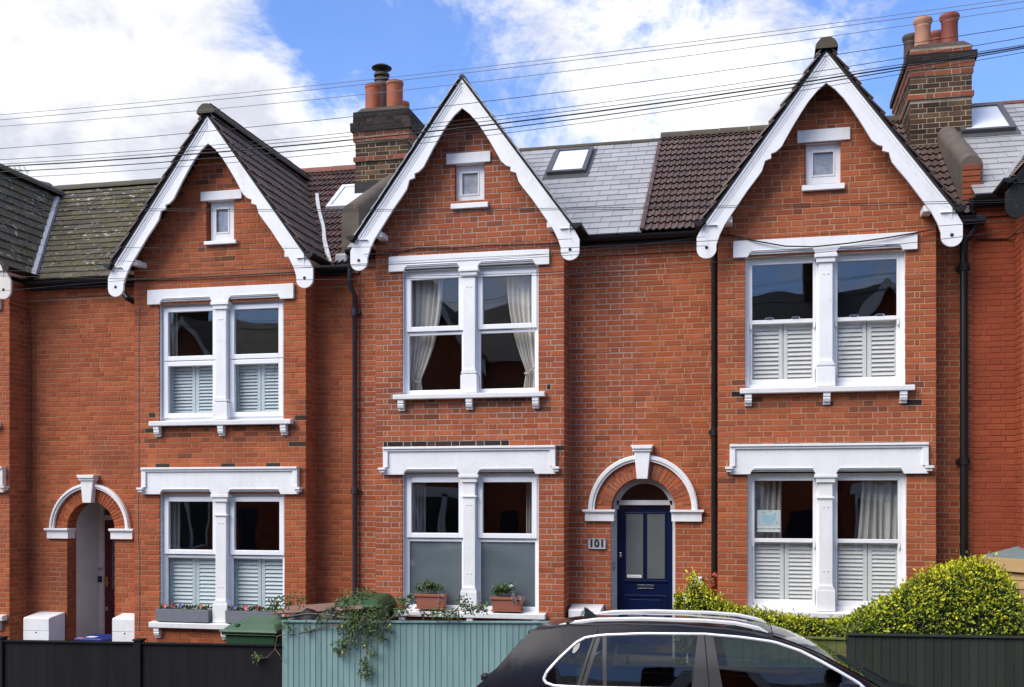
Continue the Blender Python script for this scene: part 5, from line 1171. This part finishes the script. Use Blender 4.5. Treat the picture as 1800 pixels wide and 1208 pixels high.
for j in range(ny + 1):
    for i in range(nx + 1):
        s_, t = i / nx, j / ny; X_ = pa.x + (pb.x - pa.x) * s_; Y_ = -1.48 + .7 * t; edge = min(s_, 1 - s_, .12) / .12
        vs.append((X_, Y_, pa.z - .09 + .15 * math.sin(math.pi * min(1, t * 1.4)) * (.5 + .5 * edge) * (.9 + .1 * math.sin(s_ * 13)) + .03 * math.sin(s_ * 19 + t * 7) + .02 * math.sin(s_ * 41) * math.cos(t * 17)))
mb.poly(vs, [(j * (nx + 1) + i, j * (nx + 1) + i + 1, (j + 1) * (nx + 1) + i + 1, (j + 1) * (nx + 1) + i) for j in range(ny) for i in range(nx)], 'tarp_black'); q = mb.build('sheet', r, smooth=True); sm = q.modifiers.new('thickness', 'SOLIDIFY'); sm.thickness = .006
mb = MB(); mb.tube([UP(505, 1085, -1.5), UP(540, 1079, -1.47), UP(580, 1081, -1.47), UP(610, 1087, -1.5)], .016, 6, 'tarp_black'); mb.build('rolled_hem', r, smooth=True)

# climbing shrub trailing over the teal fence
r = thing('climbing_shrub', (-4.8, -1.5, 1.2), 'straggling climber with yellow berries trailing over the teal fence', 'shrub')
stems = [[(640, 1088), (600, 1098), (560, 1104), (520, 1115), (492, 1117), (485, 1120)], [(487, 1119), (483, 1142), (470, 1155), (452, 1160), (444, 1158)], [(483, 1140), (492, 1152), (497, 1162)], [(535, 1112), (534, 1098), (538, 1090)],
         [(690, 1085), (668, 1098), (648, 1110), (643, 1130), (645, 1150), (640, 1165)], [(648, 1112), (625, 1120), (605, 1135), (598, 1145)], [(646, 1120), (668, 1125), (682, 1122)], [(655, 1105), (680, 1104), (688, 1110)],
         [(640, 1168), (645, 1185), (638, 1192)], [(600, 1080), (620, 1062), (640, 1045), (655, 1048)], [(640, 1088), (650, 1070), (668, 1062)], [(690, 1085), (720, 1082), (760, 1080), (800, 1074), (850, 1066)], [(720, 1082), (712, 1068), (705, 1055)], [(800, 1074), (812, 1060), (820, 1052)], [(500, 1078), (490, 1062), (475, 1058)], [(525, 1072), (530, 1055), (527, 1046)]]
cl_ = [(490, 1063, 18, 34), (480, 1066, 14, 22), (508, 1056, 12, 22), (529, 1054, 13, 22), (452, 1156, 11, 26), (505, 1100, 12, 26), (540, 1108, 9, 10), (575, 1082, 18, 36), (610, 1085, 22, 60), (640, 1090, 26, 110), (665, 1080, 18, 60), (625, 1098, 22, 80), (655, 1102, 20, 70), (610, 1112, 17, 50), (600, 1135, 14, 40), (596, 1145, 10, 26), (615, 1128, 15, 34), (640, 1130, 10, 14), (672, 1122, 11, 18), (684, 1108, 9, 14), (655, 1148, 10, 18), (641, 1166, 10, 26), (648, 1178, 9, 18), (636, 1184, 8, 16), (645, 1191, 6, 12),
       (615, 1056, 20, 60), (640, 1048, 18, 50), (595, 1058, 12, 24), (668, 1064, 8, 10), (712, 1062, 16, 46), (705, 1075, 12, 34), (722, 1052, 10, 22), (770, 1078, 16, 46), (790, 1080, 14, 40), (815, 1062, 15, 44), (830, 1070, 14, 40), (848, 1068, 11, 28), (803, 1082, 11, 24), (745, 1080, 9, 12), (560, 1094, 8, 10), (700, 1056, 9, 16)]
sm = MB()
for st_ in stems:
    pts = [UP(x, y, FY - .05 - .05 * math.sin(i * 1.7)) for i, (x, y) in enumerate(st_)]; sm.tube(pts, [.011 * (1 - .7 * i / len(pts)) if len(st_) > 5 else .005 for i in range(len(pts))], 5, 'bark')
sm.build('stems', r)
lf = MB()
for (x, y, rad, n) in cl_:
    for _ in range(int(n * 2.0)):
        q = rv() * rad * random.random() ** .5; P = UP(x + q.x * 1.15, y + q.z, FY - .07 + q.y / 150); leaf(lf, P, rv() + Vector((0, -.2, .1)), rv() + Vector((0, -1, .4)), random.uniform(.03, .055), random.uniform(.014, .026), random.choice(['leaf_olive', 'leaf_green', 'leaf_olive', 'leaf_dark']))
lf.build('leaves', r, kind='stuff')
for (x, y) in [(686, 1098), (602, 1147), (641, 1135), (601, 1101)]:
    b = MB(); P = UP(x, y, FY - .16); b.lathe(P, [(.003, -.013), (.011, -.006), (.012, .003), (.004, .011)], 8, 'berry_yellow'); b.build('berry', r, smooth=True)

# ---------------------------------------------------------------- car
def car(label, X0, Yc, paint, flip=False):
    R = thing('parked_car', (X0 + 2.25, Yc, 0), label, 'car'); W = .92
    TOPC = [(0.0, .72), (.02, .95), (.10, 1.02), (.30, 1.20), (.52, 1.46), (.60, 1.555), (.66, 1.60), (.95, 1.645), (1.4, 1.672), (1.9, 1.675), (2.35, 1.655), (2.62, 1.615), (2.85, 1.555), (3.1, 1.455), (3.4, 1.30), (3.72, 1.115), (3.80, 1.08), (4.1, 1.03), (4.35, .95), (4.46, .82), (4.49, .66)]
    EDGE = [(0.0, .71), (.02, .93), (.08, 1.0), (.28, 1.17), (.50, 1.42), (.585, 1.52), (.66, 1.565), (.95, 1.605), (1.4, 1.632), (1.9, 1.635), (2.35, 1.61), (2.62, 1.572), (2.85, 1.515), (3.1, 1.42), (3.4, 1.265), (3.72, 1.085), (3.80, 1.055), (4.1, 1.0), (4.35, .92), (4.46, .79), (4.49, .65)]
    def lin(T, x):
        for (a, p), (b, q) in zip(T, T[1:]):
            if a <= x <= b: return p + (q - p) * (x - a) / (b - a)
        return T[-1][1] if x > T[-1][0] else T[0][1]
    plan = lambda x: 1 - .16 * max(0, (x - 3.2) / 1.29) ** 2.2 - .10 * max(0, (.9 - x) / .9) ** 2
    def halfw(x, z):
        k = plan(x); zs_ = [(.22, .86), (.45, .905), (.75, .92), (.98, .905), (1.06, .885), (1.35, .81), (1.62, .69), (1.8, .58)]
        return lin(zs_, z) * k
    def Pw(x, s, z, off=0.0): return ((X0 + x) if not flip else (X0 + 4.49 - x), Yc + s * (halfw(x, z) + off), z)
    xs = sorted({round(x, 3) for x, _ in TOPC} | {round(.15 * i, 3) for i in range(1, 30)}); vs = []; NR = 0
    for x in xs:
        ze, zc = lin(EDGE, x), lin(TOPC, x); col = [(s_, z) for z in (.22, .45, .75, min(.98, ze - .004))for s_ in (1,)]
        zl = [.22, .40, .62, .80, min(.95, ze - .03), ze - (ze - min(.95, ze - .03)) * .75, ze - (ze - min(.95, ze - .03)) * .5, ze - (ze - min(.95, ze - .03)) * .25, ze]
        we = halfw(x, ze); row = [(-halfw(x, z), z) for z in zl] + [(-we * .93, ze + (zc - ze) * .45), (-we * .75, ze + (zc - ze) * .78), (-we * .4, ze + (zc - ze) * .96), (0, zc)]
        row = row + [(-y, z) for y, z in row[-2::-1]]; NR = len(row)
        vs += [((X0 + x) if not flip else (X0 + 4.49 - x), Yc + y, z) for y, z in row]
    b = MB(); n = len(xs)
    cut = lambda i, k: xs[i] >= .899 and xs[i + 1] <= 3.401 and (4 <= k <= 7 or NR - 9 <= k <= NR - 6)
    b.poly(vs, [(i * NR + k, i * NR + k + 1, (i + 1) * NR + k + 1, (i + 1) * NR + k) for i in range(n - 1) for k in range(NR - 1) if not cut(i, k)] + [tuple(range(NR)), tuple(range((n - 1) * NR, n * NR))] + [(i * NR, (i + 1) * NR, (i + 1) * NR + NR - 1, i * NR + NR - 1) for i in range(n - 1)], paint)
    b.build('body', R, smooth=True)
    DLO_TOP = [(.775, 1.16), (.80, 1.225), (.90, 1.34), (1.04, 1.475), (1.12, 1.52), (1.26, 1.545), (1.62, 1.568), (2.15, 1.578), (2.46, 1.56), (2.73, 1.53), (2.94, 1.465), (3.12, 1.38), (3.25, 1.31), (3.40, 1.225), (3.46, 1.17)]
    DLO_BOT = [(.775, 1.16), (.80, 1.13), (.87, 1.108), (1.12, 1.105), (2.15, 1.125), (3.2, 1.145), (3.46, 1.165)]
    for s in (-1, 1):
        seg = [(1.10, 'quarter'), (1.16, 'gap'), (2.12, 'rear'), (2.24, 'gap'), (3.46, 'front')]; lo = .79
        def strip(m, xa, xb, off, lean, name, parent=R):
            mb = MB(); V = []; K = 22
            for i in range(K + 1):
                for j in range(7):
                    t = j / 6; x = xa[0] + (xb[0] - xa[0]) * i / K; x2 = xa[1] + (xb[1] - xa[1]) * i / K; xx = x + (x2 - x) * t
                    a, c = lin(DLO_BOT, xx), lin(DLO_TOP, xx); V.append(Pw(xx, s, a + (c - a) * t, off))
            mb.poly(V, [(i * 7 + j, i * 7 + j + 1, (i + 1) * 7 + j + 1, (i + 1) * 7 + j) for i in range(K) for j in range(6)], m); return mb.build(name, parent, smooth=True)
        for lo_, hi_, nm in ((lambda x: .945, lambda x: lin(DLO_BOT, x) + .004, 'door_panel'), (lambda x: lin(DLO_TOP, x) - .004, lambda x: lin(EDGE, x) + .002, 'roof_side')):
            mb = MB(); V = []; K = 50
            for i in range(K + 1):
                x = .895 + (3.405 - .895) * i / K
                for j in range(5): z = lo_(x) + (hi_(x) - lo_(x)) * j / 4; V.append(Pw(x, s, z, .001))
            mb.poly(V, [(i * 5 + j, i * 5 + j + 1, (i + 1) * 5 + j + 1, (i + 1) * 5 + j) for i in range(K) for j in range(4)], paint); mb.build(nm, R, smooth=True)
        for xa, xb in (((1.06, 1.19), (1.14, 1.26)), ((1.295, 1.27), (1.33, 1.305)), ((2.05, 2.09), (2.31, 2.22))): strip('car_trim', xa, xb, .006, 0, 'window_pillar')
        for xa, xb, nm in (((.80, .80), (1.07, 1.195), 'quarter_window'), ((1.135, 1.255), (1.30, 1.275), 'rear_quarter_light'), ((1.325, 1.30), (2.06, 2.10), 'rear_window'), ((2.30, 2.21), (3.44, 3.44), 'front_window')): strip('car_tint', xa, xb, .003, 0, nm)
        for tr in (DLO_TOP, DLO_BOT):
            mb = MB(); K = 60; pts = []
            x_ = tr[0][0]; pts = [Vector(Pw(lin([(i, p[0]) for i, p in enumerate(tr)], q * (len(tr) - 1) / K), s, lin([(i, p[1]) for i, p in enumerate(tr)], q * (len(tr) - 1) / K), .008)) for q in range(K + 1)]
            mb.tube(pts, .0135, 6, 'rail_silver'); mb.build('chrome_trim', R, smooth=True)
        for xa, xb in ((1.095, 1.225), (2.20, 2.145)):
            mb = MB(); mb.tube([Pw(xa + (xb - xa) * q / 8 - (0 if q > 0 else .0), s, 1.10 + (lin(EDGE, xb) - .03 - 1.10) * q / 8, .0105) for q in range(9)], .004, 4, 'black_print'); mb.build('door_seam', R)
        for xx in (1.12, 2.18): mb = MB(); mb.tube([Pw(xx, s, z / 100, .001) for z in range(35, 111, 5)], .004, 4, 'black_print'); mb.build('door_seam', R)
        for xx in (1.35, 2.45):
            mb = MB(); mb.tube([Pw(xx, s, .93, .01), Pw(xx + .04, s, .94, .045), Pw(xx + .18, s, .945, .045), Pw(xx + .22, s, .94, .01)], .014, 8, paint); mb.build('door_handle', R, smooth=True)
        rp = [(.80, 1.58), (.86, 1.612), (1.0, 1.648), (1.2, 1.678), (1.6, 1.695), (2.15, 1.692), (2.4, 1.678), (2.6, 1.64), (2.68, 1.60)]
        mb = MB(); V = []
        for x, z in rp:
            y = .585 * (1 if x > .9 else .98)
            for dy, dz_ in ((-.02, -.024), (.02, -.024), (.022, -.004), (.012, .008), (-.012, .008), (-.022, -.004)): V.append(((X0 + x) if not flip else X0 + 4.49 - x, Yc + s * y + dy, z + dz_ * (1 if .82 < x < 2.66 else .3)))
        k = len(rp); mb.poly(V, [(i * 6 + j, i * 6 + (j + 1) % 6, (i + 1) * 6 + (j + 1) % 6, (i + 1) * 6 + j) for i in range(k - 1) for j in range(6)] + [tuple(range(6)), tuple(range(6 * k - 6, 6 * k))], 'rail_silver'); rl = mb.build('roof_rail', R, smooth=True)
        for xa, xb in ((.92, 1.2), (2.32, 2.55)): mb = MB(); xs2 = ((X0 + xa), (X0 + xb)) if not flip else (X0 + 4.49 - xb, X0 + 4.49 - xa); mb.box(xs2[0], xs2[1], Yc + s * .585 - .018, Yc + s * .585 + .018, 1.59, 1.655, 'car_trim'); mb.build('rail_foot', rl, bevel=.01)
        mb = MB(); c = Vector(Pw(3.33, s, 1.16, .12)); V = []
        for (u_, w__, h__) in ((-.10, .03, .02), (-.085, .10, .075), (-.02, .12, .09), (.06, .10, .07), (.10, .03, .02)):
            for q in range(10): an = 2 * math.pi * q / 10; V.append((c.x + u_ * (-1 if flip else 1), c.y + math.cos(an) * w__, c.z + math.sin(an) * h__))
        mb.poly(V, [(i * 10 + q, i * 10 + (q + 1) % 10, (i + 1) * 10 + (q + 1) % 10, (i + 1) * 10 + q) for i in range(4) for q in range(10)] + [tuple(range(10)), tuple(range(40, 50))], paint); mi_ = mb.build('wing_mirror', R, smooth=True)
        mb = MB(); mb.tube([Pw(3.36, s, 1.09, -.02), Pw(3.33, s, 1.12, .08)], .03, 6, 'car_trim'); mb.build('mirror_arm', mi_)
        for xx in (.90, 3.58):
            cx2 = X0 + xx if not flip else X0 + 4.49 - xx; wy = Yc + s * .80
            mb = MB(); prof = [(.20, -.11), (.33, -.115), (.355, -.07), (.355, .07), (.33, .115), (.20, .11)]; V = []
            for rr, yy in prof:
                for q in range(28): an = 2 * math.pi * q / 28; V.append((cx2 + rr * math.cos(an), wy + yy, .355 + rr * math.sin(an)))
            mb.poly(V, [(i * 28 + q, i * 28 + (q + 1) % 28, (i + 1) * 28 + (q + 1) % 28, (i + 1) * 28 + q) for i in range(5) for q in range(28)], 'tyre'); wh = mb.build('wheel', R, smooth=True)
            mb = MB(); mb.tube([(cx2, wy + s * .06, .355), (cx2, wy + s * .09, .355)], .06, 14, 'rail_silver')
            for q in range(5):
                an = 2 * math.pi * q / 5; mb.tube([(cx2 + .05 * math.cos(an), wy + s * .085, .355 + .05 * math.sin(an)), (cx2 + .22 * math.cos(an), wy + s * .10, .355 + .22 * math.sin(an))], .025, 6, 'rail_silver')
            arc = [(cx2 + .225 * math.cos(2 * math.pi * q / 24), wy + s * .10, .355 + .225 * math.sin(2 * math.pi * q / 24)) for q in range(25)]; mb.tube(arc, .014, 6, 'rail_silver', caps=False); mb.build('rim', wh, smooth=True)
            mb = MB(); arc = [Pw(xx + .40 * math.cos(math.pi * q / 16) * 1, s, max(.24, .36 + .39 * math.sin(math.pi * q / 16)), .004) for q in range(17)]; mb.tube(arc, .035, 6, 'car_trim'); mb.build('wheel_arch', R, smooth=True)
        mb = MB(); mb.hexa([Pw(4.18, s, .72, .004), Pw(4.40, s, .70, .0), Pw(4.40, s, .70, -.22), Pw(4.18, s, .72, -.1), Pw(4.12, s, .86, .004), Pw(4.36, s, .82, .0), Pw(4.36, s, .82, -.22), Pw(4.12, s, .86, -.1)], 'lamp_clear'); mb.build('headlight', R, bevel=.01)
        mb = MB(); mb.hexa([Pw(.02, s, .86, .002), Pw(.26, s, .86, .006), Pw(.26, s, .86, -.05), Pw(.0, s, .86, -.30), Pw(.04, s, .98, .002), Pw(.24, s, .99, .006), Pw(.24, s, .99, -.05), Pw(.03, s, .98, -.3)], 'lamp_red'); mb.build('tail_light', R, bevel=.008)
    fx = lambda x: X0 + x if not flip else X0 + 4.49 - x
    def bx2(mb, x0, x1, y0, y1, z0, z1, m): a_, b_ = sorted((fx(x0), fx(x1))); mb.box(a_, b_, Yc + y0, Yc + y1, z0, z1, m)
    mb = MB(); bx2(mb, .6, 3.3, -.78, .78, .40, .46, 'car_trim'); bx2(mb, 3.0, 3.5, -.74, .74, .70, 1.04, 'car_trim'); bx2(mb, .3, .85, -.74, .74, .46, 1.0, 'car_trim')
    for s in (-1, 1): bx2(mb, .9, 3.3, s * .80 - .03, s * .80 + .03, .45, 1.06, 'car_trim')
    mb.build('cabin', R, bevel=.02)
    for xx, w2, ys in ((2.02, .26, (-.38, .38)), (1.02, .30, (-.42, .42))):
        for y in ys:
            mb = MB(); bx2(mb, xx + .05, xx + .55, y - w2, y + w2, .55, .74, 'car_seat'); p = [(fx(xx), 1.26), (fx(xx + .12), 1.27), (fx(xx + .22), .72), (fx(xx + .04), .68)]; mb.prism(p, Yc + y - w2, Yc + y + w2, 'car_seat'); st = mb.build('seat', R, bevel=.05)
            mb = MB(); mb.prism([(fx(xx - .04), 1.44), (fx(xx + .06), 1.46), (fx(xx + .09), 1.29), (fx(xx), 1.28)], Yc + y - .13, Yc + y + .13, 'car_seat'); mb.build('headrest', st, bevel=.03)
    mb = MB(); c = Vector((fx(2.86), Yc + (-.38 if not flip else .38), 1.02)); mb.tube([c + Vector((.06 * math.sin(q * math.pi / 12), .18 * math.cos(q * math.pi / 12), .17 * math.sin(q * math.pi / 12))) for q in range(25)], .015, 6, 'car_trim', caps=False); mb.build('steering_wheel', R, smooth=True)
    def topstrip(x0, x1, yf, off, m, name):
        mb = MB(); V = []; K = 12
        for i in range(K + 1):
            x = x0 + (x1 - x0) * i / K; ze, zc = lin(EDGE, x), lin(TOPC, x); we = halfw(x, ze)
            for j in range(9):
                t = -1 + 2 * j / 8; y = we * yf * t; at = abs(y) / we
                zz = lin([(0, zc), (.4, ze + (zc - ze) * .96), (.75, ze + (zc - ze) * .78), (.93, ze + (zc - ze) * .45), (1, ze)], at); V.append((fx(x), Yc + y, zz + off))
        mb.poly(V, [(i * 9 + j, i * 9 + j + 1, (i + 1) * 9 + j + 1, (i + 1) * 9 + j) for i in range(K) for j in range(8)], m); return mb.build(name, R, smooth=True)
    topstrip(.85, 2.95, .985, -.018, 'car_seat', 'headliner'); topstrip(2.72, 3.70, .90, .009, 'car_glass', 'windscreen'); topstrip(1.1, 2.5, .68, .006, 'car_glass', 'glass_roof'); topstrip(.20, .53, .86, .012, 'car_glass', 'rear_screen')
    for k in (-1, 1): mb = MB(); mb.tube([(fx(3.74), Yc + .1 * k + .25, 1.135), (fx(3.5), Yc + .25 + .35 * k, 1.275)], .009, 5, 'car_trim'); mb.build('wiper', R)
    mb = MB(); mb.hexa([(fx(.585), Yc - .61, 1.50), (fx(.76), Yc - .64, 1.55), (fx(.76), Yc + .64, 1.55), (fx(.585), Yc + .61, 1.50), (fx(.565), Yc - .60, 1.555), (fx(.84), Yc - .63, 1.615), (fx(.84), Yc + .63, 1.615), (fx(.565), Yc + .60, 1.555)], paint); mb.build('spoiler', R, bevel=.02)
    mb = MB(); mb.prism([(fx(.98), 1.635), (fx(1.16), 1.65), (fx(1.1), 1.675), (fx(1.02), 1.735), (fx(.99), 1.745), (fx(1.0), 1.69)], Yc - .018, Yc + .018, 'car_trim'); mb.build('antenna_fin', R, bevel=.008)
    mb = MB(); mb.tube([(fx(.17), Yc - .45, 1.115), (fx(.23), Yc - .2, 1.17)], .014, 6, 'car_trim'); mb.lathe((fx(.15), Yc - .47, 1.10), [(.04, -.02), (.045, .02), (.02, .045)], 10, 'car_trim'); mb.build('rear_wiper', R)
    mb = MB(); mb.box(min(fx(-.01), fx(.05)), max(fx(-.01), fx(.05)), Yc - .26, Yc + .26, .78, .89, 'paper_white' if flip else 'car_trim'); mb.build('number_plate', R)
    if not flip: R.rotation_euler = (-.045, 0, 0); R.location.z = -.03          # leans with the camber of the road
    return R
car('dark navy estate car with silver roof rails and chrome window trim, parked at the kerb', -2.56, -3.83, 'car_paint')
car('silver car parked on the near side, seen only reflected in the windows', -8.9, -10.7, 'car_paint_silver', True)

# ---------------------------------------------------------------- overhead wires along the street
WY = -5.0
wires = [([(0, 202), (900, 112), (1765, 0)], 2.2, 'wire_grey'), ([(0, 211), (900, 119), (1800, 3)], 2.6, 'wire_grey'), ([(0, 222.5), (900, 137), (1800, 14)], 2.2, 'wire_grey'), ([(0, 261.5), (900, 173), (1800, 46)], 2.4, 'wire_black'),
         ([(0, 281), (900, 201), (1800, 66)], 2.4, 'wire_black'), ([(0, 289), (900, 208), (1800, 79)], 2.6, 'wire_black'), ([(0, 293), (900, 215), (1800, 82)], 5.5, 'wire_black'), ([(0, 302.5), (900, 224), (1800, 85)], 4.0, 'wire_black'), ([(0, 314), (900, 233), (1800, 92)], 2.2, 'wire_black'),
         ([(0, 364), (900, 367), (1800, 351)], 2.4, 'wire_black'), ([(0, 368), (900, 370), (1800, 355)], 2.4, 'wire_black'), ([(0, 428), (560, 436), (1005, 420)], 2.0, 'wire_black'), ([(0, 476), (560, 470), (1240, 432)], 2.0, 'wire_black'), ([(0, 485), (550, 492), (1100, 479)], 2.4, 'wire_black'),
         ([(0, 512), (540, 470), (1000, 445)], 1.8, 'wire_black'), ([(640, 447), (1240, 424), (1800, 386)], 2.2, 'wire_black'), ([(640, 486), (1240, 462), (1800, 402)], 2.2, 'wire_black'), ([(0, 440), (900, 452), (1240, 416)], 1.6, 'wire_black')]
words = ['topmost', 'second', 'third', 'fourth', 'fifth', 'sixth', 'thick seventh', 'thick eighth', 'ninth']
low = ['upper of two level wires crossing all the gable windows', 'lower of two level wires crossing all the gable windows', 'thin wire sagging from the left to the foot of the middle gable', 'thin wire falling from left toward the foot of the right gable', 'dark wire crossing at the feet of the left gable boards', 'thin wire rising steadily from the left wall to the middle gable foot', 'thin wire rising over the upper lintels toward the far right', 'lower wire rising over the upper window tops to the far right', 'faint wire dipping across the middle gable above its lintel']
for i, (p, r_, m) in enumerate(wires):
    P = [UP(x, y, WY + .05 * (i % 5)) for x, y in p]; d0, d1 = P[0] - P[1], P[2] - P[1]; k = 2.5 if i < 11 else 1.0
    def q(t):        # parabola through the three points, carried on past the frame
        x = P[0].x + (P[2].x - P[0].x) * t; a, b, c = P; f = 0
        L0 = (x - b.x) * (x - c.x) / ((a.x - b.x) * (a.x - c.x)); L1 = (x - a.x) * (x - c.x) / ((b.x - a.x) * (b.x - c.x)); L2 = (x - a.x) * (x - b.x) / ((c.x - a.x) * (c.x - b.x))
        return Vector((x, a.y, a.z * L0 + b.z * L1 + c.z * L2))
    lo_, hi_ = (-.9, 1.8) if i < 11 else ((-.6, 1.0) if p[0][0] == 0 and p[2][0] < 1300 else (0.0, 1.5))
    pts = [q(lo_ + (hi_ - lo_) * j / 30) for j in range(31)]
    if p[2][0] < 1300: pts.append(UP(p[2][0], p[2][1], -.31))
    if p[0][0] > 0: pts.insert(0, UP(p[0][0], p[0][1], -.31))
    mb = MB(); mb.tube(pts, r_ * .00115, 5, m)
    lab = (words[i] + ' of the wires sloping up across the sky') if i < 9 else low[i - 9]
    mb.build('overhead_wire', None, base=pts[15], label=lab, category='wire', group='overhead wires along the street')

# television aerial behind the mossy gable
c = UP(-10, 300, 2.2); r = thing('tv_aerial', (c.x, 2.2, 8.0), 'thin television aerial poking above the mossy gable roof', 'aerial')
a, b = UP(-30, 291, 2.2), UP(51, 301, 2.2); mb = MB(); mb.tube([a, b], .009, 5, 'wire_grey'); boom = mb.build('boom', r)
for k in range(9):
    P = a + (b - a) * (k + .6) / 9.2; mb = MB(); mb.tube([P + Vector((.05, -.12, .03)), P + Vector((-.05, .12, -.03))], .005, 4, 'wire_grey'); mb.build('element', boom)
mb = MB(); mb.tube([a + Vector((.1, 0, 0)), (a.x + .1, 2.2, 7.3)], .016, 6, 'wire_grey'); mb.build('mast', r)

# ---------------------------------------------------------------- the terrace across the street, which the windows mirror
def far_house(X0, label, dz):
    Y0, Y1 = -20.0, -26.0; zE, zR = 6.9 + dz, 9.35 + dz; xb0, xb1 = X0 + .5, X0 + 3.1; Yb = -19.6; r = thing('brick_house', (X0 + 2.3, -20, 0), label, 'house', 'houses across the street')
    b = MB(); b.box(X0, X0 + 4.58, Y1, Y0, 0, zE, 'brick'); b.prism([(xb0, 0), (xb1, 0), (xb1, zE), ((xb0 + xb1) / 2, zE + 2.0), (xb0, zE)], Y0, Yb, 'brick'); b.build('wall', r)
    b = MB(); b.prismx([(Y0 + .2, zE), (Y0 - 3, zR), (Y1, zE)], X0, X0 + 4.58, 'dark_slate')
    xm = (xb0 + xb1) / 2
    for s in (-1, 1): b.hexa([(xm, Yb + .3, zE + 2.05), (xm + s * 1.5, Yb + .3, zE - .05), (xm + s * 1.5, Y0 - 3, zE - .05), (xm, Y0 - 3, zE + 2.05), (xm, Yb + .3, zE + 2.12), (xm + s * 1.5, Yb + .3, zE + .02), (xm + s * 1.5, Y0 - 3, zE + .02), (xm, Y0 - 3, zE + 2.12)], 'brown_tile')
    b.build('roof', r)
    for s in (-1, 1): b = MB(); b.hexa([(xm, Yb + .32, zE + 1.7), (xm + s * 1.5, Yb + .32, zE - .4), (xm + s * 1.5, Yb + .28, zE - .4), (xm, Yb + .28, zE + 1.7), (xm, Yb + .32, zE + 2.1), (xm + s * 1.5, Yb + .32, zE), (xm + s * 1.5, Yb + .28, zE), (xm, Yb + .28, zE + 2.1)], 'white_paint'); b.build('bargeboard', r)
    for z0, z1 in ((1.0, 2.8), (3.8, 5.5)):
        b = MB(); b.ring(xb0 + .35, xb1 - .35, Yb - .05, Yb + .06, z0, z1, .08, 'white_paint'); b.box(xm - .09, xm + .09, Yb - .05, Yb + .06, z0, z1, 'white_paint'); w = b.build('window', r); b = MB(); b.box(xb0 + .43, xb1 - .43, Yb - .02, Yb + .01, z0 + .08, z1 - .08, 'car_glass'); b.build('pane', w)
        b = MB(); b.box(xb0 + .2, xb1 - .2, Yb, Yb + .08, z1, z1 + .3, 'white_paint'); b.build('lintel', r)
    b = MB(); b.box(X0 + 3.5, X0 + 4.3, Y0 - .02, Y0 + .03, .3, 2.4, 'blue_door'); b.build('door', r)
    b = MB(); b.box(X0 - .4, X0 + .4, -23.6, -22.4, zR - .8, zR + 1.1, 'stock_brick'); ch = b.build('chimney', r)
    for k in (-.2, .2): b = MB(); b.lathe((X0 + k, -23, zR + 1.1), [(.13, 0), (.11, .4), (.14, .45), (.14, .5)], 12, 'clay_pot'); b.build('chimney_pot', ch)
ords = ['first', 'second', 'third', 'fourth', 'fifth', 'sixth', 'seventh', 'eighth', 'ninth']
for k in range(9): far_house(-25.5 + 4.6 * k, 'brick gabled house across the street, seen only mirrored in the windows', .05 * k)
